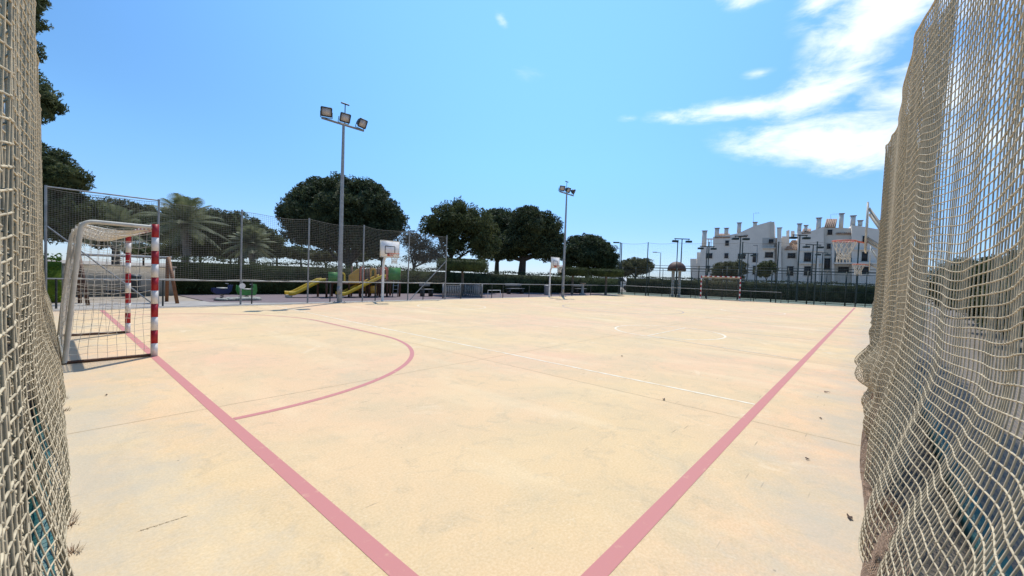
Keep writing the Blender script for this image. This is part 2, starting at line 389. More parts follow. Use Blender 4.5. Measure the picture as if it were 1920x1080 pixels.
# court slab with a clean edge all round
cp = [(-1.13, -1.12), (40.9, -1.12), tuple(far(FL-.02, -.12)), tuple(far(.2, -.12)), (-1.13, 16.55)]
struct(MB().prism(cp, -.1, 0), 'court', court_m)
sheet('verge', [(-3.2, -1.62), (41, -1.62), (41, -1.0), (-1.0, -1.0), (-1.0, 16.5), (-3.2, 16.5)], -.014, verge_m)
def strip(mb, pts, w_, z=.002, closed=False):
    P = np.array(pts, float); d = np.gradient(P, axis=0); d /= np.linalg.norm(d, axis=1)[:, None]; nn = np.stack([-d[:, 1], d[:, 0]], 1)
    A = P+nn*w_/2; B = P-nn*w_/2; n = len(P); z_ = np.full((n, 1), z)
    mb.add(np.vstack([np.hstack([A, z_]), np.hstack([B, z_])]), [[i, i+1, n+i+1, n+i] for i in range(n-1)]); return mb
def line(a, b_, n=2): return [(a[0]+(b_[0]-a[0])*t, a[1]+(b_[1]-a[1])*t) for t in np.linspace(0, 1, n)]
def arc(c, r, a0, a1, n=48): return [(c[0]+r*math.cos(t), c[1]+r*math.sin(t)) for t in np.linspace(R_(a0), R_(a1), n)]
GY0, GY1 = 7.53, 10.61       # near and far post of the near goal
rl = MB()
strip(rl, line((.0, -.055), (.0, 16.3)), .10); strip(rl, line((.0551, 0), (38.9, 0)), .10)
RR = 3.93
strip(rl, arc((0.056, GY0), RR, -90, 0)+[(RR+.056, GY1)]+arc((0.056, GY1), RR, 0, 90)[1:], .075, .0021)
struct(rl, 'red_court_lines', red_line)
pu = MB(); strip(pu, arc((18.3, 8.65), 2.95, 0, 360, 90), .07, .0021); struct(pu, 'centre_circle_line', purple_line)
wl = MB()
strip(wl, line((4.64, .056), (4.64, 16.4)), .05, .0021)
strip(wl, line((17.35, .056), (17.35, 16.4)), .04, .0021)
strip(wl, arc((10.96, 3.5), 1.5, 0, 360, 70), .06, .0021)
strip(wl, line((9.46, 3.5), (12.46, 3.5)), .05, .0040)
strip(wl, line((9.46, 3.4), (8.9, .06)), .04, .0040); strip(wl, line((12.46, 3.4), (13.0, .06)), .04, .0040)
strip(wl, arc((24.2, 3.9), 1.5, 0, 360, 60), .06, .0021)
strip(wl, arc((10.96, 13.2), 1.5, 0, 360, 60), .05, .0021)
struct(wl, 'white_court_lines', white_line)
jm = MB()
def crack(a, b_, w_=.012):
    P = line(a, b_, 160); P = [(x+random.gauss(0, .004), y+random.gauss(0, .004)) for x, y in P]; strip(jm, P, w_*.75, .001)
for x in (3.91, 8.75, 13.4, 18.1, 22.8, 27.5): crack((x, -1.5), (x, 16.4), .014)
for y in (4.1, 8.8, 13.3): crack((-1.2, y), (37.5, y), .014)
crack(tuple(atZ(262, 996)[:2]), tuple(atZ(352, 967)[:2]), .0028)
struct(jm, 'expansion_joints', joint_m)

# painted kerbs outside the nets
k = MB().box((7.2, -1.52, .045), (19, .10, .11)).build('kerb', teal); tag(k, 'teal painted kerb running behind the foot of the right hand net', 'kerb')
k = MB().box((-1.17, 6.0, .03), (.09, 20, .07)).build('kerb', teal); tag(k, 'teal painted kerb running behind the foot of the left hand net', 'kerb')

# ------------------------------------------------------------------ big side nets
HN = 3.57
def rightnet(s, t):
    base = np.interp(s, [-2, 1.2, 2.2, 3.6, 7, 14, 41.5], [-1.36, -1.33, -1.26, -1.13, -1.03, -1.06, -1.10])
    ph = ((s-.3) % 3.3)/3.3
    sag = 4*ph*(1-ph); bay = 1-np.abs(np.cos(ph*math.pi))
    zt = t/HN
    z = t - .16*sag*zt**2 - .05*sag*np.sin(zt*3)
    bay = 1-np.abs(np.cos(ph*math.pi))          # 0 at posts, 1 mid bay
    nf = sm(s, 1.0, 4.5)
    fold = (.006+.012*nf)*np.sin(s*2.9+.4) + (.004+.008*nf)*np.sin(s*7.1+t*.8) + .004*np.sin(s*15+t*1.3)
    dip = np.exp(-((s-3.05)/.22)**2)+.7*np.exp(-((s-4.25)/.2)**2)
    y = base + fold*(.5+.9*(1-zt)) - .03*bay*zt + .035*dip*(1.1-zt)
    z = z + .03*dip*np.sin(zt*3.0)
    # the net hangs slack: rows dip where it is gathered
    z = z + .035*np.sin(s*2.3+.5)*np.sin(zt*2.6) + .008*np.sin(s*7.3+t*2)
    low = sm(t, 1.25, 0)
    y = y + low*(-1.035-base+.02*np.sin(s*7)+.035*np.sin(s*3.3+2)) + .05*low*np.sin(t*12+s*1.2)*sm(s, 2.5, 4.5)
    # gathered shelf further along
    g = np.exp(-((s-6.4)/2.2)**2)*np.exp(-((t-.55)/.22)**2)
    y = y + .13*g*(1+.5*np.sin(s*5)); z = z - .12*g + .05*g*np.sin(s*8)
    z = np.maximum(z, .008+.01*np.sin(s*40+t*60)**2)
    return np.stack([s, y, z], -1)
def leftnet(s, t):
    base = np.interp(s, [-2, 3, 8, 17.2], [-1.235, -1.225, -1.20, -1.19])
    ph = ((s-1.2) % 3.2)/3.2; sag = 4*ph*(1-ph); zt = t/HN
    z = t-.14*sag*zt**2 + .04*np.sin(s*2.7)*np.sin(zt*2.8) + .018*np.sin(s*6.1+t*2.3)
    fold = (.018*np.sin(s*4.9+.4)+.012*np.sin(s*11+t*1.1)+.008*np.sin(s*21+t*2.2))*(.5+.7*(1-zt))
    low = sm(t, 1.1, 0)**1.4; foot = np.interp(s, [0, 2.2, 3.6, 6, 17], [-1.085, -1.07, -1.045, -1.015, -1.0])
    y = base+fold*(1-.6*low)+low*(foot-base+.008*np.sin(s*6)+.010*np.sin(s*2.4))
    g = np.exp(-((t-.95)/.3)**2); y = y+.02*g*np.sin(s*3.2)
    z = np.maximum(z, .008+.01*np.sin(s*40+t*60)**2)
    return np.stack([y, s, z], -1)

def side_fence(name, label, back, func, s_rng, post_xy, near_end, mat_n, cell, rr):
    t = thing(name, label, 'fence', (*post_xy[0], 0))
    mb = MB(); net(func, s_rng[0], near_end, 0.0, HN, cell, cell, rr, 5, 4, 1.0, mb=mb)
    knots(mb, func, s_rng[0], near_end, 0.0, HN, cell, rr*1.75)
    net(func, near_end, s_rng[1], 0.0, HN, cell*1.25, cell, rr, 3, 1, mb=mb)
    o = mb.build('netting', mat_n, t, smooth=True)
    # the netting hangs double from the first bays on
    b2 = back
    f2 = lambda s, q: func(s+.021, q)+np.array(b2[0])*(1+.5*np.sin(s*3.7+q))[..., None]
    net(f2, b2[1], b2[2], 0.06, HN-.03, back[3], back[3], rr*.8, 3, 1).build('netting', mat_n, t)
    f3 = lambda s, q: func(s+.034, q+.02)+np.array(b2[0])*(1.9+.4*np.sin(s*2.7+q*1.3))[..., None]
    net(f3, b2[1]-.1, b2[2]+3, 0.06, HN-.03, cell, cell, rr*.9, 3, 1).build('netting', mat_n, t)
    top = func(np.linspace(s_rng[0], s_rng[1], 400), np.full(400, HN))
    MB().tube(top, .009, 6).build('top_rope', mat_n, t, smooth=True)
    bot = func(np.linspace(s_rng[0], s_rng[1], 600), np.full(600, .0)); bot[:, 2] = .012
    MB().tube(bot, .008, 6).build('bottom_rope', mat_n, t, smooth=True)
    for p in post_xy:
        MB().tube([(p[0], p[1], -.02), (p[0], p[1], HN+.05)], .024, 12).build('post', post_tan, t, smooth=True)
    return t
rp = [(x, float(np.interp(x, [.3, 3.6, 7, 41], [-1.47, -1.24, -1.13, -1.16]))) for x in np.arange(.3, 41.5, 3.3)]
side_fence('net_fence', 'tall tan sagging net fence along the right edge, gathered in folds at its foot', ((0, -.05, 0), 2.75, 10, .029), rightnet, (-.9, 41), rp, 6.0, rope_tan2, .05, .0031)
lp = [(-1.27, y) for y in (1.2, 4.4, 7.6, 10.8, 14.0)]
side_fence('net_fence', 'tall tan knotted net fence hanging close along the left edge beside the near goal', ((-.035, 0, 0), 3.6, 12, .045), leftnet, (-.6, 17.1), lp, 5.2, rope_tan2, .05, .0029)

# a second, looser layer of brown netting slumped along the foot of the right net
def loose(s, t):
    hgt = .30+.16*np.sin(s*1.7+.3)+.09*np.sin(s*4.1)
    hump = np.exp(-((s-4.6)/.8)**2)+.8*np.exp(-((s-8.)/.9)**2)
    out = .07+.05*np.sin(s*2.3)+.10*hump
    y = -1.12 + (1-t)*(.10+out*.45) + .03*np.sin(s*13+t*9)*t + .012*np.sin(s*31+t*17)*t
    z = t*hgt*(1+.6*hump)+.02*np.sin(s*23+t*12)*t+.006+.012*np.sin(s*9+1)**2*(1-t)
    x = s+.06*np.sin(t*7+s*5)+.02*np.sin(s*37)
    return np.stack([x, y, np.maximum(z, .006)], -1)
mb = net(loose, 1.0, 11.5, 0, 1, .026, .034, .0018, 3)
def loose2(s, t):
    a = loose(s*1.0+.013, t); a[..., 1] += (.03*np.sin(s*17+t*5)-.02)*t; a[..., 2] = np.maximum(a[..., 2]*.75+.02*np.sin(s*29)*t, .006); return a
net(loose2, 1.2, 10.5, 0, 1, .03, .04, .0018, 3, mb=mb)
tag(mb.build('loose_net', rope_brown), 'loose brown netting slumped in a heap along the foot of the right net', 'net')

# ------------------------------------------------------------------ near goal
def rounded(pts, r=.12, n=5):
    P = [np.array(p, float) for p in pts]; out = [P[0]]
    for i in range(1, len(P)-1):
        a, b_, c = P[i-1], P[i], P[i+1]; u = (a-b_)/np.linalg.norm(a-b_); v = (c-b_)/np.linalg.norm(c-b_)
        p0, p2 = b_+u*r, b_+v*r
        for k_ in range(n+1):
            q = k_/n; out.append((1-q)**2*p0+2*q*(1-q)*b_+q*q*p2)
    out.append(P[-1]); return out
def make_goal(label, y0, y1, x0, sgn, loc, group, rz=None, base=None, simple=False):
    """posts at (x0,y0),(x0,y1); the back lies on the sgn side"""
    def T(p):
        if base is None: return (p[0], p[1], p[2])
        # local frame: x depth, y along
        a = base[0]+FD*(p[1]) + FN*p[0]; return (a[0], a[1], p[2])
    g = thing('football_goal', label, 'goal', loc, group)
    H = 2.08
    def striped(a, b_, nb, name, first=0):
        mb = MB(); a = np.array(a, float); b_ = np.array(b_, float)
        for i in range(nb):
            mb.bar(T(a+(b_-a)*i/nb), T(a+(b_-a)*(i+1)/nb), .08, .08, mi=(i+first) % 2)
        return mb.build(name, [red_paint, white_paint], g)
    striped((x0, y0, H), (x0, y0, 0), 10, 'goal_post'); striped((x0, y1, H), (x0, y1, 0), 10, 'goal_post')
    striped((x0, y0+.041, H-.04), (x0, y1-.041, H-.04), 15, 'crossbar', 1)
    bx, tx = x0+sgn*.96, x0+sgn*.80
    for y in (y0, y1):
        MB().tube([T(p) for p in rounded([(x0+sgn*.04, y, H-.05), (tx, y, H-.04), (bx, y, .02)], .14)], .030, 10).build('side_frame', cream_paint, g, smooth=True)
        MB().tube([T((x0+sgn*.04, y, .025)), T((bx, y, .025))], .022, 8).build('ground_bar', wood_d, g, smooth=True)
    MB().tube([T((bx, y0, .025)), T((bx, y1, .025))], .022, 8).build('rear_ground_bar', cream_paint, g, smooth=True)
    MB().tube([T((tx-sgn*.03, y0, H-.09)), T((tx-sgn*.03, y1, H-.09))], .02, 8).build('rear_top_bar', cream_paint, g, smooth=True)
    # netting: back, two sides, slumped double roof
    mb = MB()
    def TT(A):
        if base is None: return A
        o = np.empty_like(A); o[..., 0] = base[0][0]+FD[0]*A[..., 1]+FN[0]*A[..., 0]; o[..., 1] = base[0][1]+FD[1]*A[..., 1]+FN[1]*A[..., 0]; o[..., 2] = A[..., 2]; return o
    c = .10
    def back(s, t):
        x = tx+(bx-tx)*(1-t/H) + sgn*.03*np.sin(s*5)*np.sin(t*2); return TT(np.stack([x, s+.012*np.sin(t*9), t-.02*np.sin(s*4)*0], -1))
    net(back, y0, y1, .03, H-.06, c, c, .0030, 3, mb=mb)
    for y in (y0, y1):
        def side(s, t, y=y):
            dep = tx+(bx-tx)*(1-t/H); x = x0+(dep-x0)*s
            wob = .035*np.sin(s*3.1)*np.sin(t*2.3+s*2)
            return TT(np.stack([x+.012*np.sin(t*7+s*4), y+wob, t-.10*np.sin(s*math.pi)*(t/H)*.6+.01*np.sin(s*20)], -1))
        net(side, 0.03, .97, .03, H-.05, .105, c, .0030, 3, mb=mb)
    def roof(s, t, d=.05):
        x = x0+(tx-x0)*s; return TT(np.stack([x, t, H-.07-d*np.sin(s*math.pi)-.03*np.sin(t*6)*s], -1))
    net(roof, 0, 1, y0, y1, .05, .05, .0032, 3, mb=mb)
    net(lambda s, t: roof(s, t, .13)+np.array([.01, .02, 0]), 0, 1, y0, y1, .05, .045, .0032, 3, mb=mb)
    mb.build('goal_net', rope_white if not simple else rope_tan, g)
    return g
make_goal('white framed football goal with red and white banded posts standing by the left net', GY0, GY1, 0.0, -1, (0, GY0, 0), None)
make_goal('small far football goal with striped posts in front of the dark green mesh fence', 0, 3.05, -.55, 1, (*far(7.1, -.55), 0), None, base=(far(7.1),), simple=True)

# ------------------------------------------------------------------ far side net fence with posts
YF = 17.3
t = thing('net_fence', 'grey posted net fence in front of the playground, with open gap below its rope', 'fence', (-1.11, YF, 0))
px = [-1.11, 1.42, 3.86, 6.36, 8.89, 11.43, 13.93]
for i, x in enumerate(px):
    MB().tube([(x, YF, -.02), (x, YF, 3.62)], .032, 10).build('post', galv, t, smooth=True)
def fnet(s, t_):
    ph = ((s+1.11) % 2.52)/2.52; sag = 4*ph*(1-ph)
    z = t_-.06*sag*(t_/HN)+.02*np.sin(s*3+t_*2)
    return np.stack([s, YF+.04+.05*np.sin(s*1.9+t_*1.2)*np.sin(t_), z], -1)
net(fnet, px[1], px[-1], .93, 3.55, .075, .075, .0036, 3).build('netting', rope_fence, t)
net(fnet, px[0], px[1], 1.95, 3.55, .06, .06, .0032, 3).build('netting', rope_fence, t)
for z in (.93, 3.55):
    s = np.linspace(px[0] if z > 3 else px[1], px[-1], 120); MB().tube(fnet(s, np.full(120, z)), .008, 5).build('rope', rope_fence if z > 3 else rope_white, t)
MB().tube([(px[0], YF, 3.58), (px[1], YF, 3.58)], .022, 8).build('top_rail', galv, t)
MB().tube([(px[-1]-.03, YF-.02, 2.15), (11.55, YF-.02, .0)], .022, 8).build('brace', galv, t)
MB().tube([(px[0]+.03, YF-.02, 2.42), (px[1]-.05, YF-.02, .0)], .022, 8).build('brace', galv, t)

# low handrail on both far sides of the court
t = thing('handrail', 'low dark railing with a pale top tube along the playground side of the court', 'railing', (1.57, 17.42, 0))
MB().tube([(-1.1, 17.42, .885), (36.1, 17.55, .885)], .022, 8).build('top_rail', galv, t, smooth=True)
xs = [-.9, 1.57, 4.28, 7.4, 9.65, 12.53, 15.3, 17.93, 19.0, 21.77, 24.49, 27.4, 30.36, 33.2, 35.9]
for x in xs: MB().tube([(x, 17.42+.0035*x, -.02), (x, 17.42+.0035*x, .87)], .026, 8).build('rail_post', dark_steel, t)
t = thing('handrail', 'low railing with a pale top tube behind the far goal', 'railing', (*far(0, -.02), 0))
a, b_ = far(0.05), far(13.2); MB().tube([(*a, .885), (*b_, .885)], .020, 8).build('top_rail', galv, t)
for q in np.linspace(.05, 13.2, 7): a = far(q); MB().tube([(*a, -.02), (*a, .87)], .024, 8).build('rail_post', dark_steel, t)

# ------------------------------------------------------------------ floodlight poles
def flood_head(mb_h, mb_g, mb_b, c, yaw, tilt, s=1.0):
    cz, sz = math.cos(yaw), math.sin(yaw); ct, st = math.cos(tilt), math.sin(tilt)
    # local: x right, y forward (light direction), z up
    F_ = np.array([cz*ct, sz*ct, -st]); X_ = np.array([sz, -cz, 0.]); U_ = np.cross(X_, F_)
    M3 = np.stack([X_, F_, U_], 1); c = np.array(c, float)
    P = lambda x, y, z: tuple(c+M3@np.array([x, y, z])*s)
    # body: frustum housing with cooling back
    f = [P(-.25, .12, -.21), P(.25, .12, -.21), P(.25, .12, .21), P(-.25, .12, .21)]
    b2 = [P(-.15, -.14, -.13), P(.15, -.14, -.13), P(.15, -.14, .13), P(-.15, -.14, .13)]
    mb_h.add(f+b2, [[0, 1, 5, 4], [1, 2, 6, 5], [2, 3, 7, 6], [3, 0, 4, 7], [4, 5, 6, 7], [0, 3, 2, 1]])
    for (a, b_) in (((-.25, .14, -.21), (.25, .14, -.21)), ((-.25, .14, .21), (.25, .14, .21)), ((-.25, .14, -.21), (-.25, .14, .21)), ((.25, .14, -.21), (.25, .14, .21))):
        mb_h.bar(P(*a), P(*b_), .05*s, .05*s)
    mb_h.box(P(0, -.19, 0), (.16*s, .10*s, .16*s), mat3=M3)
    mb_g.box(P(0, .135, 0), (.44*s, .012, .36*s), mat3=M3)
    mb_b.bar(P(-.28, 0, 0), P(-.28, 0, -.30), .03*s, .012); mb_b.bar(P(.28, 0, 0), P(.28, 0, -.30), .03*s, .012); mb_b.bar(P(-.28, 0, -.30), P(.28, 0, -.30), .012, .03*s)
def light_mast(label, x, y, H, yaws):
    t = thing('floodlight_mast', label, 'floodlight', (x, y, 0), 'floodlight masts along the playground side')
    MB().tube([(x, y, -.02), (x, y, .9), (x, y, H)], [.115, .105, .055], 14).build('pole', galv, t, smooth=True)
    mb = MB().box((x, y, .012), (.42, .42, .03))
    for a in (-.15, .15):
        for b_ in (-.15, .15): mb.tube([(x+a, y+b_, .02), (x+a, y+b_, .07)], .018, 6)
    mb.build('base_plate', galv, t)
    MB().box((x-.1, y-.125, .55), (.16, .04, .32)).build('service_door', grey_post, t)
    MB().bar((x-.95, y, H+.0), (x+.95, y, H+.0), .07, .07).build('crossbar', grey_post, t)
    for dx, yw in zip((-.78, 0, .78), yaws):
        h, g, b_ = MB(), MB(), MB(); flood_head(h, g, b_, (x+dx, y-.05, H+.30), R_(yw), R_(24), .82)
        o = h.build('floodlight', dark_steel, t); sub(g, 'glass', lamp_glass, o); sub(b_, 'bracket', dark_steel, o)
    MB().tube([(x+.1, y+.1, H), (x+.1, y+.1, H+.95)], .02, 6).tube([(x-.08, y+.1, H+.95), (x+.28, y+.1, H+.95)], .035, 8).build('sensor', dark_steel, t)
light_mast('tall floodlight mast with three lamps standing between the yellow slides', 7.50, 16.75, 7.80, (-115, -95, -75))
light_mast('smaller looking floodlight mast farther away beside the far gooseneck basketball hoop', float(atY(1055, 553, 17.05)[0]), 17.05, 7.9, (-118, -90, -60))

# ------------------------------------------------------------------ basketball hoops
def rim_net(mb, c, r=.225, drop=.42):
    c = np.array(c, float); K = 12
    for k_ in range(K):
        for sg in (1, -1):
            P = []
            for q in np.linspace(0, 1, 8):
                a = 2*math.pi*(k_/K+sg*q*.16); rr = r*(1-.45*sm(q, 0, .75)); P.append(c+[rr*math.cos(a), rr*math.sin(a), -drop*q])
            mb.tube(P, .006, 4, cap=False)
    for q in (.78, .98):
        a = np.linspace(0, 2*math.pi, 17); rr = r*(1-.45); mb.tube(np.stack([c[0]+rr*np.cos(a), c[1]+rr*np.sin(a), np.full(17, c[2]-drop*q)], 1), .006, 4, cap=False)
    for k_ in range(K):   # short hanging ends
        a = 2*math.pi*k_/K; p = c+[r*.56*math.cos(a), r*.56*math.sin(a), -drop*.85]; mb.tube([p, p-[0, 0, .14]], .008, 4)
def rim(mb, c, toward, r=.225):
    a = np.linspace(0, 2*math.pi, 25); mb.tube(np.stack([c[0]+r*np.cos(a), c[1]+r*np.sin(a), np.full(25, c[2])], 1), .012, 8, cap=False)
    for dx in (-.12, .12): mb.bar((c[0]+dx, c[1]-toward*.17, c[2]), (c[0]+dx*.5, c[1]-toward*(r+.17), c[2]-.06), .02)
    mb.box((c[0], c[1]-toward*(r+.16), c[2]-.05), (.28, .03, .14))
def board(t, x, y, z0, z1, w_, face):
    """face=-1: front looks to -y"""
    o = MB().box((x, y, (z0+z1)/2), (w_, .03, z1-z0)).build('backboard', white_paint, t)
    f = y+face*.018; zc = z0+(z1-z0)*.45; mb = MB(); hw, hh = w_*.26, (z1-z0)*.22
    for a, b_ in (((-hw, -hh), (hw, -hh)), ((hw, -hh), (hw, hh)), ((hw, hh), (-hw, hh)), ((-hw, hh), (-hw, -hh))):
        mb.bar((x+a[0], f, zc+a[1]), (x+b_[0], f, zc+b_[1]), .035, .004, up=(0, 1, 0))
    sub(mb, 'target_square', black_m, o)
    mb = MB()
    for a, b_ in (((-w_/2, z0), (w_/2, z0)), ((w_/2, z0), (w_/2, z1)), ((w_/2, z1), (-w_/2, z1)), ((-w_/2, z1), (-w_/2, z0))): mb.bar((x+a[0], y, a[1]), (x+b_[0], y, b_[1]), .034, .034, up=(0, 1, 0))
    sub(mb, 'board_frame', cream_paint, o)
def hoop_post(label, x, y, bx, z0=2.13, z1=2.9, bw=1.0):
    t = thing('basketball_hoop', label, 'basketball hoop', (x, y, 0))
    MB().tube(rounded([(x, y, -.02), (x, y, 2.0), (x+bx, y-.75, 2.45)], .25, 6), [.06]*9, 12).build('post', white_paint, t, smooth=True)
    MB().tube([(x, y, 1.75), (x+bx, y-.72, 2.7)], .02, 6).build('strut', white_paint, t)
    board(t, x+bx, y-.80, z0, z1, bw, -1)
    c = (x+bx, y-.80-.40, 2.30); mb = MB(); rim(mb, c, -1); r_ = mb.build('rim', rimred, t); mb = MB(); rim_net(mb, c); sub(mb, 'hoop_net', rope_white, r_)
hoop_post('white basketball hoop on a post in front of the playground, by the red panels', float(atY(717, 560, 17.1)[0]), 17.1, float(atY(731, 470, 16.3)[0]-atY(717, 560, 17.1)[0]))
hoop_post('gooseneck white basketball hoop by the farther floodlight mast', float(atY(1030, 552, 17.2)[0]), 17.2, float(atY(1041, 495, 16.4)[0]-atY(1030, 552, 17.2)[0]))
def hoop_wall(label, x, near):
    t = thing('basketball_hoop', label, 'basketball hoop', (x, -1.2, 0))
    y = -.80; z0, z1 = 2.33, 3.32
    board(t, x, y, z0, z1, 1.2, 1)
    c = (x, y+.38, 2.56); mb = MB(); rim(mb, c, 1); r_ = mb.build('rim', rimred, t); mb = MB(); rim_net(mb, c); sub(mb, 'hoop_net', rope_white, r_)
    for dx in (-.45, .45):
        MB().bar((x+dx, y-.02, z1-.1), (x+dx, -1.42, 2.15), .05, .05).build('arm', cream_paint, t)
        MB().bar((x+dx, y-.02, z0+.25), (x+dx, -1.42, 2.1), .05, .05).build('arm', cream_paint, t)
        MB().tube([(x+dx, -1.44, -.02), (x+dx, -1.44, 2.4)], .05, 10).build('post', cream_paint, t)
hoop_wall('nearest basketball hoop reaching over the right net on two cream arms', 11.1, True)
hoop_wall('farther small basketball hoop reaching over the right net near the mesh fence', 23.2, False)

# ------------------------------------------------------------------ foliage helpers
def leaf_quads(C, size, asp=.45, nrm=None, flat=.0):
    k = len(C); a = rng.normal(size=(k, 3)); a /= np.linalg.norm(a, axis=1)[:, None]
    b_ = rng.normal(size=(k, 3)); b_ -= a*(a*b_).sum(1)[:, None]; b_ /= np.linalg.norm(b_, axis=1)[:, None]
    s = size*rng.uniform(.6, 1.35, (k, 1)); A = a*s*.5; B = b_*s*.5*asp
    return np.stack([C-A, C+B*1.0, C+A, C-B], 1)
def ico_like(c, r, nu=20, nv=14, rough=.12):
    """closed lumpy ellipsoid (quads) used as the dense inner mass of a crown"""
    u = np.linspace(0, 2*math.pi, nu, endpoint=False); v = np.linspace(.02, math.pi-.02, nv)
    U, V = np.meshgrid(u, v, indexing='ij'); p = rng.uniform(0, 6, 6)
    k = 1+rough*(np.sin(3*U+p[0])*np.sin(2*V+p[1])+.6*np.sin(5*U+p[2]+2*V)+.5*np.sin(7*U+p[3])*np.sin(5*V))
    P = np.stack([c[0]+r[0]*k*np.cos(U)*np.sin(V), c[1]+r[1]*k*np.sin(U)*np.sin(V), c[2]+r[2]*k*np.cos(V)], -1)
    F = [[i*nv+j, ((i+1) % nu)*nv+j, ((i+1) % nu)*nv+j+1, i*nv+j+1] for i in range(nu) for j in range(nv-1)]
    return P.reshape(-1, 3), F
def crown(ells, leaf=.16, clump=.45, dens=1.0, per=110, core=.72, asp=.3, inner=.15):
    clump *= .85; leaf *= 1.3; inner *= 1.25
    mb = MB()
    for (c, r) in ells:
        c = np.array(c, float); r = np.array(r if np.iterable(r) else (r, r, r), float)
        area = 4*math.pi*((r[0]*r[1])**1.6/3+(r[0]*r[2])**1.6/3+(r[1]*r[2])**1.6/3)**(1/1.6)
        n = max(6, int(area/(clump**2)*.55*dens))
        d = rng.normal(size=(n, 3)); d /= np.linalg.norm(d, axis=1)[:, None]
        q = 1-np.abs(rng.normal(0, inner, n)); cc = c+d*r*q[:, None]
        cs = clump*rng.uniform(.6, 1.35, n)
        L = rng.normal(size=(n, per, 3)); L /= np.linalg.norm(L, axis=2, keepdims=True)+1e-9
        L *= rng.uniform(.35, 1, (n, per, 1))**.5
        C = cc[:, None, :]+L*cs[:, None, None]*np.array([1, 1, .7])
        mb.quads(leaf_quads(C.reshape(-1, 3), leaf, asp))
        if core: v, f = ico_like(c, r*core); mb.add(v, f)
    return mb
def limbs(base, tops, r0, mb=None, fork=.45):
    mb = mb or MB(); base = np.array(base, float)
    mean = np.mean(np.array(tops), 0); f = base+(mean-base)*fork; f[:2] = base[:2]*.75+f[:2]*.25
    P = [base, base+(f-base)*.35+np.array([.06, .03, 0])*r0*3, base+(f-base)*.7, f]
    mb.tube(P, [r0*1.25, r0, r0*.85, r0*.72], 9)
    for tp in tops:
        tp = np.array(tp, float); mid = f+(tp-f)*.5+rng.normal(0, .06, 3)*np.linalg.norm(tp-f)
        mb.tube([f, f+(mid-f)*.5+rng.normal(0, .02, 3), mid, tp], [r0*.6, r0*.48, r0*.34, r0*.14], 7)
    return mb
def tree(name, label, base, ells, m_=foil, group=None, r0=.25, fork=.5, bk=bark, cat='tree', extra=None, **kw):
    t = thing(name, label, cat, tuple(base), group)
    limbs(base, [np.array(c)-np.array([0, 0, .2]) for c, r in ells][:8], r0, fork=fork, mb=extra).build('trunk', bk, t, smooth=True)
    crown(ells, **kw).build('crown', m_, t)
    return t
def E_(u, v, D, ru, rv, rd=None):   # an ellipsoid seen at (u,v), radii in photo pixels, at depth D
    k_ = D/FPX; return (atD(u, v, D), (ru*k_, (rd or ru)*k_, rv*k_))
def gbase(u, D):
    p = atD(u, 540, D); p[2] = -.03; return p
PG = 'dark pines behind the hedge'
# big round pine
D = 36
ells = [E_(640, 405, D, 92, 62), E_(580, 400, D+1, 52, 42), E_(695, 395, D-1, 50, 46), E_(640, 375, D, 62, 44), E_(550, 398, D, 30, 22),
        E_(735, 418, D-1, 26, 34), E_(600, 440, D, 60, 26), E_(690, 440, D-1, 56, 30), E_(600, 365, D, 40, 28), E_(680, 365, D, 38, 28)]
tree('pine_tree', 'biggest rounded dark pine, behind the tall floodlight mast', gbase(655, D), ells, foil_b, PG, .38, .35, leaf=.22, clump=.55, per=70, dens=.95)
D = 34
ells = [E_(850, 415, D, 50, 36), E_(815, 425, D, 30, 22), E_(890, 425, D, 42, 34), E_(860, 400, D, 34, 24), E_(900, 455, D, 36, 32), E_(850, 455, D, 30, 26)]
tree('pine_tree', 'olive tinted pine with gaps in its crown, just right of the net fence end post', gbase(838, D), ells, foil, PG, .22, .45, leaf=.20, clump=.5, per=55, core=.5, dens=.85, inner=.3)
D = 44
ells = [E_(940, 430, D, 40, 38), E_(925, 410, D, 22, 20), E_(960, 455, D, 34, 30), E_(915, 460, D, 26, 28)]
tree('pine_tree', 'dense dark pine between the olive tinted pine and the widest trunked pine', gbase(930, D), ells, foil_b, PG, .3, .5, leaf=.22, clump=.55, per=60)
D = 39
ells = [E_(1000, 430, D, 44, 40), E_(990, 408, D, 30, 20), E_(1030, 440, D, 26, 34), E_(975, 455, D, 44, 26), E_(1020, 468, D, 38, 20), E_(950, 470, D, 28, 18), E_(1045, 455, D, 12, 22)]
tree('pine_tree', 'broad dark pine on a thick trunk left of the farther floodlight mast', gbase(975, D), ells, foil_b, PG, .42, .62, leaf=.2, clump=.5, per=70)
D = 50
ells = [E_(1105, 475, D, 42, 32), E_(1080, 465, D, 22, 22), E_(1130, 480, D, 26, 26), E_(1100, 455, D, 24, 16), E_(1065, 485, D, 12, 18), E_(1148, 497, D, 10, 14)]
tree('pine_tree', 'low wide dark pine right of the farther floodlight mast', gbase(1100, D), ells, foil_b, PG, .35, .5, leaf=.24, clump=.55, per=70)
# tree at the far left, above the corner of the net
D = 15
ells = [E_(35, 335, D, 75, 62), E_(100, 318, D, 34, 30), E_(130, 340, D, 34, 22), E_(60, 300, D, 50, 34), E_(70, 400, D, 70, 50), E_(120, 405, D, 55, 44),
        E_(80, 205, D, 24, 24), E_(92, 182, D, 18, 14), E_(60, 170, D, 22, 26), E_(62, 10, D, 20, 24), E_(60, 42, D, 16, 16), E_(20, 100, D, 38, 60), E_(0, 20, D, 45, 60)]
tree('pine_tree', 'tall pine at the far left rising above the corner of the net fence', gbase(15, D+1), ells, foil, None, .26, .4, leaf=.11, clump=.27, per=80, core=.62)
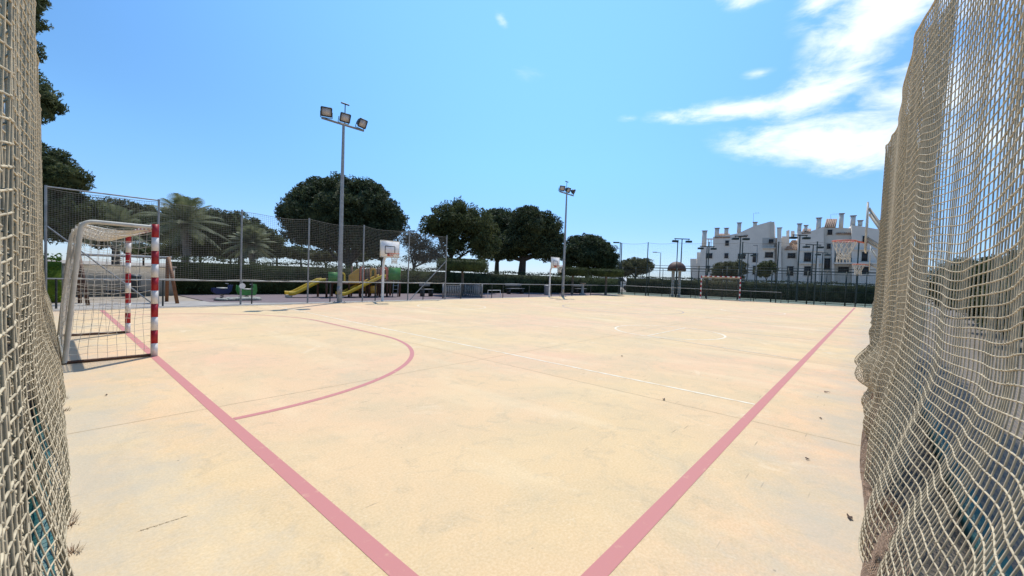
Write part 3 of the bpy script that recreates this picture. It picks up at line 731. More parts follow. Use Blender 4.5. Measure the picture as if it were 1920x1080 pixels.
# wide green tree mass behind the palms
D = 50
G2 = 'broad pines behind the palms'
tree('pine_tree', 'wide green pine behind the shorter palm at the left', gbase(215, D), [E_(215, 415, D, 60, 38), E_(175, 430, D, 40, 34), E_(265, 420, D, 40, 34)], foil_olive, G2, .4, .5, leaf=.3, clump=.7, per=60)
tree('pine_tree', 'wide green pine directly behind the taller palm', gbase(345, D-3), [E_(350, 435, D-3, 70, 34), E_(400, 420, D-3, 44, 26), E_(310, 425, D-3, 36, 30)], foil, G2, .4, .5, leaf=.3, clump=.7, per=60)
tree('pine_tree', 'wide green pine between the taller palm and the biggest pine', gbase(450, D), [E_(440, 430, D, 50, 30), E_(485, 445, D, 36, 22), E_(410, 440, D, 36, 30), E_(510, 452, D, 22, 14)], foil, G2, .4, .5, leaf=.3, clump=.7, per=60)
# distant row of small umbrella pines
k_ = 0
lab_far = ['first', 'second', 'third', 'fourth', 'fifth', 'sixth', 'seventh', 'eighth', 'ninth', 'tenth', 'eleventh']
for i, (u, v, ru, rv, D) in enumerate([(265, 470, 26, 12, 60), (310, 472, 26, 12, 58), (372, 468, 34, 13, 52), (428, 473, 28, 12, 55), (470, 472, 26, 11, 58), (515, 470, 28, 13, 52), (560, 474, 26, 12, 55),
                                     (607, 480, 26, 10, 42), (665, 479, 28, 10, 46), (712, 470, 22, 14, 34)]):
    ell = [E_(u, v, D, ru, rv), E_(u-ru*.5, v+3, D, ru*.5, rv*.7), E_(u+ru*.55, v+2, D, ru*.5, rv*.7)]
    tree('umbrella_pine', f'{lab_far[i]} small umbrella pine from the left in the distant row seen under the big trees', gbase(u+4, D), ell,
         foil_olive if i in (7, 9) else foil, 'distant umbrella pines', .14, .8, leaf=.24, clump=.42, per=40)

tree('bare_pine', 'thin sparse pine with bare drooping branches seen through the last bays of the net fence', gbase(772, 33), [E_(790, 462, 33, 34, 22), E_(770, 450, 33, 24, 20), E_(815, 478, 33, 30, 16), E_(785, 484, 33, 28, 10)],
     mat('brown olive foliage', (.05, .045, .025), .8, .3, 2, c2=(.11, .095, .055), leafy=.3), None, .14, .6, leaf=.13, clump=.40, per=26, core=0, dens=1.6, inner=.5)
# palms
def palm(label, u, v, D, rm, n=44, seed=1):
    rr = np.random.default_rng(seed); top = atD(u, v, D); b_ = np.array([top[0]+.1, top[1], -.03])
    t = thing('palm_tree', label, 'palm tree', tuple(b_), 'palms behind the hedge')
    P = [b_, b_+(top-b_)*.5+np.array([.08, 0, 0]), top]; mb = MB().tube(P, [.24, .17, .22], 12)
    for z in np.linspace(.3, top[2]-.1, 26):
        mb.tube([(b_[0]+.08, b_[1], z), (b_[0]+.08, b_[1], z+.07)], [.235, .19], 10, cap=False)
    mb.build('trunk', bark_l, t)
    mb = MB()
    for i in range(n):
        az_ = i*2.39996+rr.normal(0, .15); el_ = R_(86-118*(i/n)**1.15); L = rm*rr.uniform(.85, 1.1)
        d = np.array([math.cos(az_)*math.cos(el_), math.sin(az_)*math.cos(el_), math.sin(el_)]); hz = np.array([math.cos(az_), math.sin(az_), 0])
        Q = [top+d*L*s_-np.array([0, 0, 1])*(L*.30*s_**2.4) for s_ in np.linspace(0, 1, 14)]
        mb.tube(Q, np.linspace(.025, .005, 14), 4, cap=False)
        sd_ = np.cross(hz, [0, 0, 1]); V = []
        for j in range(1, 14):
            for sg in (-1, 1):
                for q in (0, .5):
                    p = Q[j-1]+(Q[j]-Q[j-1])*q; tg = (Q[j]-Q[j-1])/np.linalg.norm(Q[j]-Q[j-1])
                    ll = L*.24*math.sin(math.pi*min(1, (j+.6)/14.5))+.06; dr = sd_*sg*.75+tg*.55-np.array([0, 0, .25]); dr /= np.linalg.norm(dr)
                    w_ = tg*.03; V.append([p-w_, p+w_, p+dr*ll+w_*.3, p+dr*ll-w_*.3])
        mb.quads(np.array(V))
    mb.build('crown', palm_m, t)
palm('taller palm with arching fronds above the net fence, left of the first grey fence post', 345, 418, 26, 2.45, 42, seed=3)
palm('shorter palm with drooping fronds just above the near goal', 215, 430, 30, 2.6, 40, seed=5)
palm('low palm with pale fronds hanging left of the slides, behind the hedge', 470, 458, 30, 1.9, 46, seed=9)

# hedges
def hedge(name, label, P0, P1, h, depth, m_, leaf=.09, dens=260, rag=.10, z0=0., group=None, cat='hedge'):
    P0 = np.array(P0, float); P1 = np.array(P1, float); L = np.linalg.norm(P1-P0); d = (P1-P0)/L; nn = np.array([d[1], -d[0]])
    if nn@(CAM[:2]-P0) < 0: nn = -nn
    mb = MB(); c = (P0+P1)/2-nn*depth/2
    mb.box((c[0], c[1], z0+(h-.06)/2), (L, depth-.08, h-.06), rz=math.atan2(d[1], d[0]))
    k_ = int(L*h*dens); s = rng.uniform(0, L, k_); z = rng.uniform(0, h, k_); o = rng.normal(0, rag, k_)+.04*np.sin(s*2.1)+.03*np.sin(s*5+z*4)
    xy = P0+d*s[:, None]+nn*o[:, None]; mb.quads(leaf_quads(np.column_stack([xy, z0+z]), leaf, .6))
    k_ = int(L*depth*dens*.8); s = rng.uniform(0, L, k_); q = rng.uniform(0, depth, k_); z = h+np.abs(rng.normal(0, rag, k_))+.05*np.sin(s*1.3)+.03*np.sin(s*4.7)
    xy = P0+d*s[:, None]-nn*q[:, None]; mb.quads(leaf_quads(np.column_stack([xy, z0+z]), leaf, .6))
    o_ = mb.build(name, m_); tag(o_, label, cat, group); return o_
hedge('hedge', 'long ivy green hedge running behind the playground slides', (2.9, 23.9), (19.5, 23.0), 1.62, 1.0, foil_hedge, .10, 230)
hedge('hedge', 'dark hedge behind the steel gate and the far hoop', (19.6, 22.9), (41.5, 20.4), 1.62, 1.0, foil_b, .11, 170)
hedge('hedge', 'bright lime green shrub row at the far left beside the goal', (-3.2, 20.2), (-.75, 20.1), 1.45, .8, foil_lime, .09, 420, .10, cat='shrub')
hedge('hedge', 'dark clipped hedge right behind the left net', (-1.75, 18), (-1.75, -1.0), 1.9, .9, foil_b, .06, 420, .07)
hedge('hedge', 'green hedge beyond the mesh fence at the far end', tuple(far(-1.5, 9)), tuple(far(24, 11)), 1.75, 1.2, foil_far, .14, 120)
# low beige wall with hedge plants behind the swing
k = MB().box((-.2, 23.6, .62), (6.2, .22, 1.3)).box((-.2, 23.6, 1.29), (6.3, .3, .06)).build('garden_wall', beige_wall); tag(k, 'low beige rendered wall behind the wooden swing', 'wall')

def topiary(label, u0, u1, vt, vb, D, seed):
    c = atD((u0+u1)/2, (vt+vb)/2, D); rx = (u1-u0)/2*D/FPX; rz = (vb-vt)/2*D/FPX
    t = thing('mushroom_tree', label, 'tree', (c[0], c[1], -.03), 'clipped mushroom shaped trees')
    MB().tube([(c[0], c[1], -.03), (c[0]+.05, c[1], .6), (c[0]-.03, c[1], c[2])], [.13, .10, .09], 9).build('trunk', bark_l, t)
    mb = MB(); n = 26; a = np.linspace(0, 2*math.pi, 40, endpoint=False)
    prof = [(.05, -1), (.9, -.9), (1.0, -.4), (1.0, .4), (.93, .85), (.05, 1)]
    V = [(c[0]+rx*.94*p*math.cos(x), c[1]+rx*.94*p*math.sin(x), c[2]+rz*.9*q) for p, q in prof for x in a]
    mb.add(V, [[i*40+j, i*40+(j+1) % 40, (i+1)*40+(j+1) % 40, (i+1)*40+j] for i in range(5) for j in range(40)])
    k_ = 9000; x = rng.uniform(0, 2*math.pi, k_); side = rng.random(k_) < .4; q = np.where(side, rng.uniform(-.9, .85, k_), np.where(rng.random(k_) < .7, 1, -1)*rng.uniform(.85, 1.08, k_))
    p = np.where(side, rng.uniform(.93, 1.03, k_), np.sqrt(rng.random(k_))); C = np.column_stack([c[0]+rx*p*np.cos(x), c[1]+rx*p*np.sin(x), c[2]+rz*q])
    mb.quads(leaf_quads(C, .07, .6)); mb.build('crown', foil_top, t)
topiary('largest flat clipped mushroom shaped tree by the net fence end post', 820, 915, 487, 508, 28, 1)
topiary('flat clipped mushroom shaped tree just right of the farther floodlight mast', 1046, 1102, 502, 516, 37.5, 2)
topiary('clipped mushroom shaped tree nearest the far left corner of the mesh fence', 1106, 1168, 505, 518, 38.5, 3)

# ------------------------------------------------------------------ playground
YP = 20.5
def slide(label, x0, x1, z1, y):
    t = thing('slide', label, 'slide', (x0, y, 0), 'yellow playground slides')
    prof = [(x0, .16), (x0+.28, .14), (x0+.62, .32), (x1, z1), (x1+.25, z1+.02)]
    P = rounded([(a, y, b_) for a, b_ in prof], .12, 3); P = np.array(P); n = len(P); V = []
    for p in P: V += [(p[0], y-.26, p[2]), (p[0], y+.26, p[2])]
    bed = MB().add(V, [[2*i, 2*i+1, 2*i+3, 2*i+2] for i in range(n-1)]); bed.add([(a, b_, c-.03) for a, b_, c in V], [[2*i, 2*i+2, 2*i+3, 2*i+1] for i in range(n-1)])
    bed.build('slide_bed', yellow, t)
    for s_ in (-.26, .26):
        w_ = MB(); V = []
        for p in P: V += [(p[0], y+s_-.015, p[2]-.04), (p[0], y+s_-.015, p[2]+.15), (p[0], y+s_+.015, p[2]+.15), (p[0], y+s_+.015, p[2]-.04)]
        w_.add(V, [[4*i+a, 4*i+(a+1) % 4, 4*i+4+(a+1) % 4, 4*i+4+a] for i in range(n-1) for a in range(4)]); w_.build('side_wall', yellow, t)
    MB().box((x0+.1, y, .07), (.16, .5, .16)).build('foot', cream_paint, t)
slide('lower yellow slide farther left, ending on the rubber ground', 6.75, 8.3, .82, YP+.2)
slide('larger yellow slide crossing behind the floodlight mast', 8.95, 11.3, 1.1, YP-.6)
t = thing('play_tower', 'coloured climbing frame with green, ochre and coral red panels behind the slides', 'climbing frame', (9.5, YP, 0))
legs = [(8.4, 1.0), (9.15, 1.0), (9.6, 1.2), (10.25, 1.68), (10.75, 1.6), (11.15, 1.6), (11.42, 1.7), (11.88, 1.7), (12.72, 1.69)]
for x, h in legs:
    for dy in (-.5, .5): MB().box((x, YP+dy, h/2-.01), (.08, .08, h)).build('tower_post', wood_d, t)
MB().box((8.8, YP, .76), (.9, 1.0, .06)).build('platform', wood_d, t); MB().box((11.75, YP, .93), (2.0, 1.0, .06)).build('platform', wood_d, t)
MB().box((9.9, YP, .72), (1.1, 1.0, .06)).build('platform', wood_d, t)
MB().box((8.79, YP-.54, 1.06), (.66, .04, .52)).build('green_panel', greenp, t)
def arch_panel(x0, x1, z0, z1, m_, nm):
    w_ = x1-x0; xc = (x0+x1)/2; y = YP-.54; o_ = []; i_ = []
    for a in np.linspace(0, math.pi, 13): o_.append((xc+w_/2*math.cos(a), z1-w_/2+w_/2*math.sin(a))); i_.append((xc+w_*.24*math.cos(a), z1-w_/2+w_*.24*math.sin(a)))
    o_ = [(x1, z0)]+o_+[(x0, z0)]; i_ = [(xc+w_*.24, z0+.05)]+i_+[(xc-w_*.24, z0+.05)]; n = len(o_)
    V = [(a, y-.02, b_) for a, b_ in o_]+[(a, y-.02, b_) for a, b_ in i_]+[(a, y+.02, b_) for a, b_ in o_]+[(a, y+.02, b_) for a, b_ in i_]
    F = []
    for k in range(n-1): F += [[k, k+1, n+k+1, n+k], [2*n+k, 3*n+k, 3*n+k+1, 2*n+k+1], [k, 2*n+k, 2*n+k+1, k+1], [n+k, n+k+1, 3*n+k+1, 3*n+k]]
    MB().add(V, F).build(nm, m_, t)
arch_panel(9.02, 9.36, .80, 1.32, yellow, 'yellow_panel')
MB().extr([(9.55, YP-.56, .74), (10.12, YP-.56, .74), (10.12, YP-.56, 1.56), (9.98, YP-.56, 1.5), (9.55, YP-.56, 1.18)], (0, .04, 0)).build('ochre_panel', orangep, t)
arch_panel(10.18, 10.42, .78, 1.68, redp, 'coral_panel'); arch_panel(10.76, 11.14, 1.12, 1.62, orangep, 'ochre_panel'); arch_panel(11.40, 11.87, .97, 1.72, redp, 'coral_panel')
MB().box((12.33, YP-.54, 1.33), (.78, .04, .73)).build('green_panel', greenp, t)
MB().box((11.0, YP-.54, .42), (.36, .04, .42)).build('ochre_panel', orangep, t); MB().box((10.3, YP-.3, .5), (.7, .04, .34)).build('ochre_panel', orangep, t); MB().box((9.6, YP-.3, .3), (.5, .05, .2)).build('coral_panel', redp, t)
mb = MB()
for z in (.2, .42, .64): mb.bar((12.25, YP-.5, z), (12.6, YP-.5, z), .03)
mb.bar((12.25, YP-.5, 0), (12.3, YP-.5, .95), .04); mb.bar((12.6, YP-.5, 0), (12.6, YP-.5, .95), .04); mb.build('ladder', galv, t)

# wooden swing frame
t = thing('swing_frame', 'brown wooden swing frame with splayed legs, seen through the near goal', 'swing', (-.3, 19, 0))
for (x, m_) in ((2.02, wood_o), (-.3, wood_d)):
    for dy in (-.55, .55):
        sx = .12 if dy < 0 else -.02
        MB().bar((x+sx, 19+dy, -.02), (x-.08, 19+dy*.12, 1.70), .10, .10).build('leg', m_, t)
MB().tube([(-.5, 19, 1.66), (2.05, 19, 1.68)], .045, 8).build('top_beam', galv, t)
for x in (.3, .72, 1.15, 1.55): MB().tube([(x, 19, 1.64), (x, 19, .42)], .008, 5).build('chain', galv, t)
MB().box((.51, 19, .42), (.46, .2, .05)).build('swing_seat', black_m, t); MB().box((1.35, 19, .42), (.46, .2, .05)).build('swing_seat', black_m, t)

def spiral(mb, c, r=.07, h=.34, turns=5):
    a = np.linspace(0, turns*2*math.pi, turns*10); mb.tube(np.stack([c[0]+r*np.cos(a), c[1]+r*np.sin(a), c[2]+h*np.linspace(0, 1, len(a))], 1), .014, 5)
# spring riders: blue and green
def rider(label, x, y, m_, shape):
    t = thing('spring_rider', label, 'spring rider', (x, y, 0)); mb = MB(); spiral(mb, (x, y, .02)); mb.build('spring', dark_steel, t)
    for dy in (-.16, .16):
        MB().extr([(x+a*.72, y+dy-.015, .28+b_*.8) for a, b_ in shape], (0, .03, 0)).build('side_panel', m_, t)
    MB().box((x, y, .46), (.34, .3, .05)).build('seat', cream_paint, t); MB().tube([(x+.18, y-.22, .66), (x+.18, y+.22, .66)], .015, 6).build('handle', galv, t)
    MB().tube([(x, y, -.01), (x, y, .03)], .25, 16).build('base_disc', grey_conc, t)
rider('dark blue whale shaped spring rider left of the rockery', 4.05, 20.6, bluep, [(-.5, .05), (-.35, -.08), (.3, -.08), (.45, .08), (.52, .42), (.38, .38), (.3, .2), (-.05, .14), (-.3, .24), (-.5, .22)])
rider('bright green spring rider beside the second grey fence post', 4.72, 19.6, greenp, [(-.48, .45), (-.52, .2), (-.4, -.1), (.4, -.1), (.5, .15), (.46, .5), (.34, .52), (.25, .18), (-.2, .16), (-.36, .38)])
mb = MB()
for i in range(26):
    c = (4.35+rng.uniform(-.75, .8), 19.35+rng.uniform(-.25, .25), .04); s = rng.uniform(.08, .2); v, f = ico_like(c, (s*1.5, s, s*.6), 9, 6, .2); mb.add(v, f)
tag(mb.build('rockery', mat('grey stone', (.30, .30, .26), .9, .3, 5)), 'low bed of grey stones around the foot of the green rider', 'rocks')
t = thing('round_sign', 'small round white sign hanging on the low rail before the green rider', 'sign', (3.9, 17.36, .70))
MB().tube([(3.9, 17.25, .70), (3.9, 17.27, .70)], .105, 24).build('sign_disc', white_paint, t); MB().bar((3.9, 17.27, .70), (3.9, 17.27, .9), .02).build('bracket', galv, t)
# bins, gate, bench, fountain, picnic table
def gate(label, x0, x1, y0, y1, h):
    t = thing('slatted_gate', label, 'gate', (x0, y0, 0), 'slatted grey gate leaves')
    a = np.array([x0, y0]); b_ = np.array([x1, y1])
    for p in (a, b_): MB().box((p[0], p[1], h/2), (.07, .07, h+.04)).build('gate_post', grey_post, t)
    mb = MB(); L = np.linalg.norm(b_-a); n = int(L/.13)
    for i in range(1, n): p = a+(b_-a)*i/n; mb.box((p[0], p[1], h/2), (.07, .025, h-.16), rz=math.atan2(b_[1]-a[1], b_[0]-a[0]))
    mb.build('slats', grey_post, t)
    for z in (.1, h-.06): MB().bar((*a, z), (*b_, z), .04).build('gate_rail', grey_post, t)
gate('closed slatted grey gate leaf just right of the net fence end post', 14.35, 15.7, 18.0, 18.0, .82)
gate('open slatted grey gate leaf standing turned, farther right', 16.9, 17.3, 18.9, 17.75, .84)
t = thing('drinking_fountain', 'grey pedestal drinking fountain with a wide bowl near the far corner', 'fountain', (30.6, 18.5, 0))
MB().tube([(30.6, 18.5, -.02), (30.6, 18.5, .08), (30.6, 18.5, .12), (30.6, 18.5, .95)], [.3, .28, .13, .12], 12).build('pedestal', grey_conc, t); MB().tube([(30.6, 18.5, .95), (30.6, 18.5, 1.05)], [.2, .34], 14).build('bowl', grey_conc, t)
def bench(label, x, y, L=1.5):
    t = thing('park_bench', label, 'bench', (x, y, 0), 'benches by the hedge')
    MB().box((x, y, .43), (L, .40, .05)).build('seat', grey_post, t); MB().box((x, y+.22, .72), (L, .05, .22)).build('backrest', grey_post, t)
    for dx in (-L*.4, L*.4): MB().box((x+dx, y, .21), (.07, .38, .42)).build('leg', dark_steel, t)
bench('grey bench seen through the last bay of the net fence', 14.6, 19.9, .8)
bench('grey bench against the dark hedge left of the gooseneck hoop', 24.2, 20.9, 2.0)
bench('grey bench against the dark hedge near the far left corner', 33.6, 20.6, 1.8)
def bin_(label, x, y, h, m_):
    t = thing('litter_bin', label, 'bin', (x, y, 0), 'litter bins by the hedge'); MB().tube([(x, y, -.01), (x, y, h)], [.2, .24], 14).build('bin_body', m_, t, smooth=True); MB().tube([(x, y, h), (x, y, h+.06), (x, y, h+.1)], [.26, .25, .12], 14).build('lid', m_, t)
bin_('dark litter bin by the cream wall right of the near goal', 1.35, 22.4, .85, dark_steel)
bin_('grey litter bin between the gate leaves', 18.6, 19.6, .7, grey_conc)
bin_('grey litter bin by the farther floodlight mast', 26.2, 19.2, .7, grey_post)
# goal-shaped bar frame lying low near the gate
t = thing('mini_goal', 'tiny white framed goal standing low by the rail right of the gates', 'goal', (18.3, 17.9, 0))
MB().tube([(18.1, 18, 0), (18.1, 18, .45)], .02, 6).build('goal_post', white_paint, t); MB().tube([(19.3, 18, 0), (19.3, 18, .45)], .02, 6).build('goal_post', white_paint, t); MB().tube([(18.1, 18, .45), (19.3, 18, .45)], .02, 6).build('crossbar', white_paint, t)

# ------------------------------------------------------------------ far end: tall thin net, mesh fence, courts, lamps
t = thing('net_fence', 'tall fine net on thin dark posts behind the far goal', 'fence', (*far(-.4, .25), 0))
for i in range(8):
    a = far(-.4+2.65*i, .3); MB().tube([(*a, -.02), (*a, 5.15)], .045, 8).build('post', green_steel, t)
def tn(s, t_):
    ph = ((s+.4) % 2.65)/2.65; z = t_-.12*4*ph*(1-ph)*(t_/5.1)
    return np.stack([FA[0]+FD[0]*s+FN[0]*.3, FA[1]+FD[1]*s+FN[1]*.3, z], -1)
net(tn, -.4, 18.2, .05, 5.08, .14, .14, .0016, 3).build('netting', rope_fence, t)
s = np.linspace(-.4, 18.2, 90); MB().tube(tn(s, np.full(90, 5.1)), .010, 4).build('top_rope', rope_fence, t)
sheet('sports_court_ground', [tuple(far(-6, .25)), tuple(far(22, .25)), tuple(far(26, 9.5)), tuple(far(-6, 9.5))], -.010, tennis)
t = thing('mesh_fence', 'dark green wire mesh fence with square posts at the far end of the court', 'fence', (*far(0, 1.), 0))
for i in range(17):
    a = far(-.2+1.275*i, 1.0); MB().box((*a, 1.36), ((.09, .09, 2.8) if i % 2 == 0 else (.05, .05, 2.8)), rz=math.atan2(FD[1], FD[0])).build('fence_post', green_steel, t)
for z in (.12, 1.1, 2.5, 2.74): MB().bar((*far(-.2, 1.0), z), (*far(20.2, 1.0), z), .05, .04).build('fence_rail', green_steel, t)
net(lambda s, q: np.stack([FA[0]+FD[0]*s+FN[0]*1.02, FA[1]+FD[1]*s+FN[1]*1.02, q], -1), -.2, 20.2, .12, 2.5, .10, .10, .0042, 3).build('mesh', green_steel, t)
# a further enclosure behind
t = thing('mesh_fence', 'second dark wire fence standing behind the first, round the next court', 'fence', (*far(3, 8), 0))
for i in range(10):
    a = far(1.0+2.7*i, 8.0); MB().box((*a, 1.6), (.10, .10, 3.3), rz=math.atan2(FD[1], FD[0])).build('fence_post', green_steel, t)
for z in (1.9, 2.9, 3.2): MB().bar((*far(1, 8.0), z), (*far(25.3, 8.0), z), .06, .05).build('fence_rail', green_steel, t)

def court_lamp(label, u, v, D, arm, H=None, heads=2, m_=green_steel):
    top = atD(u, v, D); x, y, z = top
    t = thing('court_lamp', label, 'lamp post', (x, y, -.03), 'court lamps beyond the far fence')
    MB().tube([(x, y, -.03), (x, y, z)], [.075, .05], 8).build('pole', m_, t)
    R2 = _r[:2]/np.linalg.norm(_r[:2]); a = top[:2]-R2*arm; b_ = top[:2]+R2*arm
    if heads == 2:
        MB().bar((*a, z), (*b_, z), .09, .09).build('crossbar', m_, t)
        for p in (a, b_):
            q = p+(top[:2]-p)*.12; o = MB().box((q[0], q[1], z-.26), (.55, .40, .20), rz=math.atan2(R2[1], R2[0])).bar((q[0], q[1], z), (q[0], q[1], z-.18), .04).build('lamp_head', m_, t)
    else:
        MB().bar((x, y, z), (*a, z+.05), .06, .06).build('arm', m_, t); MB().box((a[0], a[1], z+.05), (.6, .25, .12), rz=math.atan2(R2[1], R2[0])).build('lamp_head', m_, t)
court_lamp('tallest two headed court lamp, left of the white flats', 1279, 448, 43, .8)
court_lamp('two headed court lamp before the left end of the white flats', 1326, 462, 48, .85)
court_lamp('slender court lamp with wide head above the right post of the far goal', 1389, 443, 41, .6)
court_lamp('short court lamp low in front of the flats, right of the far goal', 1403, 475, 52, .75)
court_lamp('two headed court lamp between the chimneys left of the nearest hoop', 1500, 441, 39, .7)
court_lamp('two headed court lamp just left of the nearest hoop net', 1525, 459, 45, .85)
court_lamp('short two headed court lamp under the nearest rim', 1543, 474, 54, .7)
court_lamp('street lamp with a single arm left of the domed shelter', 1239, 474, 62, .9, heads=1, m_=galv)
court_lamp('thin lamp with a single arm at the far left corner of the mesh fence', 1166, 456, 44, .6, heads=1)
court_lamp('small single lamp in front of the balcony of the flats', 1420, 461, 60, .3, heads=1, m_=galv)

# domed shelter on cream pillars
c = far(4.75, 1.9); t = thing('garden_shelter', 'domed brown roof on two cream pillars beyond the far fence', 'shelter', (c[0], c[1], 0))
for q in (-.28, .3):
    p = c+FD*q; mb = MB()
    for i in range(9): mb.box((p[0]+.01*(i % 2), p[1], .14+.27*i), (.22-.015*(i % 2), .22-.015*(i % 2), .265))
    mb.build('pillar', stucco2, t)
v, f = ico_like((c[0], c[1], 2.62), (.85, .85, .78), 24, 16, .02); v[:, 2] = np.maximum(v[:, 2], 2.55); MB().add(v, f).build('dome_roof', wood_d, t)
MB().box((c[0], c[1], 2.50), (1.3, 1.3, .09)).build('ring_beam', stucco2, t)

# trees and shrubs beyond the far end
tree('olive_tree', 'round olive green tree just right of the far left fence corner', gbase(1190, 56), [E_(1190, 500, 56, 28, 15), E_(1210, 498, 56, 16, 14), E_(1172, 505, 56, 16, 14)], foil_olive, 'shrubs beyond the far fence', .2, .6, leaf=.2, clump=.4, per=50)
tree('willow_tree', 'bushy pale green tree in front of the flats, above the far goal', gbase(1362, 62), [E_(1362, 506, 62, 22, 16), E_(1348, 512, 62, 14, 16), E_(1384, 502, 62, 16, 14), E_(1375, 514, 62, 20, 14)], foil_olive, 'shrubs beyond the far fence', .15, .6, leaf=.2, clump=.4, per=45)
tree('round_bush', 'round dark bush in front of the flats right of the far goal', gbase(1437, 66), [E_(1437, 503, 66, 16, 15), E_(1430, 508, 66, 14, 12)], foil, 'shrubs beyond the far fence', .12, .6, leaf=.18, clump=.35, per=45, cat='bush')
# trees and bushes past the right-hand net
G3 = 'bushes past the right net'
for i, (x, y, r, h, lb) in enumerate([(16, -4.6, 1.3, 2.2, 'nearest leafy bush seen through the right net'), (21, -5.0, 1.6, 2.9, 'tall leafy bush seen through the right net, second in its row'), (27, -5.6, 1.8, 3.0, 'leafy bush seen through the right net, third in its row'), (34, -5.2, 2.0, 3.3, 'farthest leafy bush seen through the right net'), (12.5, -4.9, 1.0, 1.2, 'low leafy bush seen through the right net edge')]):
    tree('leafy_bush', lb, (x, y, -.03), [((x, y, h*.62), (r, r, h*.42)), ((x+.6, y+.5, h*.5), (r*.7, r*.7, h*.4)), ((x-.7, y+.2, h*.42), (r*.7, r*.7, h*.34))], foil_hedge if i % 2 else foil, G3, .1, .5, leaf=.10, clump=.26, per=50, cat='bush')

# ------------------------------------------------------------------ white flats
BD = 93.0; R2v = ray(1480, 530)[:2]; F2 = R2v/np.linalg.norm(R2v); R2 = np.array([F2[1], -F2[0]])
BDIST = BD*float(np.linalg.norm(R2v)); K = BDIST/(FPX*1.18)
def bp(u, v, dep=0.):     # a point of the facade plane (square to the line of sight to the block), dep metres behind it
    d = ray(u, v); t_ = BDIST/(d[:2]@F2); p = CAM+d*t_; return (p[0]+F2[0]*dep, p[1]+F2[1]*dep, max(-.03, p[2]+(p[2]-CAM[2])*dep/BDIST))
def wd(u0, u1, v=500): return float(np.linalg.norm(np.array(bp(u1, v)[:2])-np.array(bp(u0, v)[:2])))
B0 = np.array(bp(1300, 529)[:2])
ang = math.atan2(R2[1], R2[0])
def wallpoly(t, pts, dep, thick, m_=stucco, name='wall'):
    P = [bp(u, v, dep) for u, v in pts]; return MB().extr(P, (F2[0]*thick, F2[1]*thick, 0)).build(name, m_, t)
def window(t, u0, u1, v0, v1, dep=0., pane=shutter, balcony=False):
    a = bp(u0, v1, dep-.03); b_ = bp(u1, v0, dep-.03); w_ = wd(u0, u1); h = b_[2]-a[2]; c = ((a[0]+b_[0])/2, (a[1]+b_[1])/2, (a[2]+b_[2])/2)
    fr = MB(); 
    for (dx, dz, ww, hh) in ((0, h/2, w_+.16, .10), (0, -h/2-.02, w_+.24, .12), (-w_/2, 0, .08, h), (w_/2, 0, .08, h)):
        fr.box((c[0]+R2[0]*dx, c[1]+R2[1]*dx, c[2]+dz), (ww, .14, hh), rz=ang)
    o = fr.build('window', stucco2, t)
    mb = MB().box((c[0]-F2[0]*.0, c[1]-F2[1]*.0, c[2]), (w_-.06, .07, h-.06), rz=ang); mb.box((c[0]-F2[0]*.05, c[1]-F2[1]*.05, c[2]), (.05, .05, h-.06), rz=ang); sub(mb, 'pane', pane, o)
def chimney(t, u0, u1, vt, vb, dep=.5, th=.9):
    a = bp(u0, vb, dep); b_ = bp(u1, vt, dep); w_ = wd(u0, u1); c = np.array([(a[0]+b_[0])/2, (a[1]+b_[1])/2]); h = b_[2]-a[2]
    o = MB().box((c[0], c[1], a[2]+h/2), (w_, th, h), rz=ang).build('chimney', stucco, t)
    mb = MB().box((c[0], c[1], b_[2]+.16), (w_+.3, th+.3, .09), rz=ang)
    for dx in (-w_*.4, 0, w_*.4):
        for dd in (-th*.4, th*.4): mb.box((c[0]+R2[0]*dx+F2[0]*dd, c[1]+R2[1]*dx+F2[1]*dd, b_[2]+.06), (.14, .14, .12), rz=ang)
    sub(mb, 'cap', tile, o)
def tiled(t, pts, dep, thick=.22, name='roof'):
    """roof slope: (u,v,depth) corners, ribs of tiles running down the slope"""
    P = np.array([bp(u, v, d) for u, v, d in pts]); n = np.cross(P[1]-P[0], P[-1]-P[0]); n /= np.linalg.norm(n)
    if n[2] < 0: n = -n
    mb = MB().extr(P, -n*thick)
    L = np.linalg.norm(P[1]-P[0]); k_ = max(3, int(L/.32))
    for i in range(k_):
        q = (i+.5)/k_; mb.bar(P[0]+(P[1]-P[0])*q+n*.05, P[3]+(P[2]-P[3])*q+n*.05, .16, .12, up=n)
    mb.build(name, tile, t)
def balcony(t, u0, u1, v0, v1, dep=0., m_=dark_steel):
    a = bp(u0, v1, dep-.9); w_ = wd(u0, u1); c = np.array(a[:2])+R2*w_/2; zb = a[2]; h = bp(u0, v0)[2]-bp(u0, v1)[2]
    o = MB().box((c[0]+F2[0]*.45, c[1]+F2[1]*.45, zb-.08), (w_, 1.1, .16), rz=ang).build('balcony', stucco, t)
    mb = MB().box((c[0], c[1], zb+h), (w_, .05, .06), rz=ang); n = int(w_/.14)
    for i in range(n+1): p = np.array(a[:2])+R2*w_*i/n; mb.box((p[0], p[1], zb+h/2), (.03, .03, h), rz=ang)
    sub(mb, 'railing', m_, o)
def aerial(t, u, vt, vb, dep=2):
    a = bp(u, vb, dep); b_ = bp(u, vt, dep); mb = MB().tube([a, b_], .03, 5); mb.bar(b_, (b_[0]+R2[0]*1.3, b_[1]+R2[1]*1.3, b_[2]+.05), .03)
    for q in (.4, .7, 1.0): mb.bar((b_[0]+R2[0]*q, b_[1]+R2[1]*q, b_[2]-.25), (b_[0]+R2[0]*q, b_[1]+R2[1]*q, b_[2]+.3), .02)
    mb.build('aerial', galv, t)
VB = 560
b1 = thing('apartment_building', 'left white block of flats with stepped roof terraces and a long sloping parapet', 'building', (*B0, 0), 'white blocks of flats')
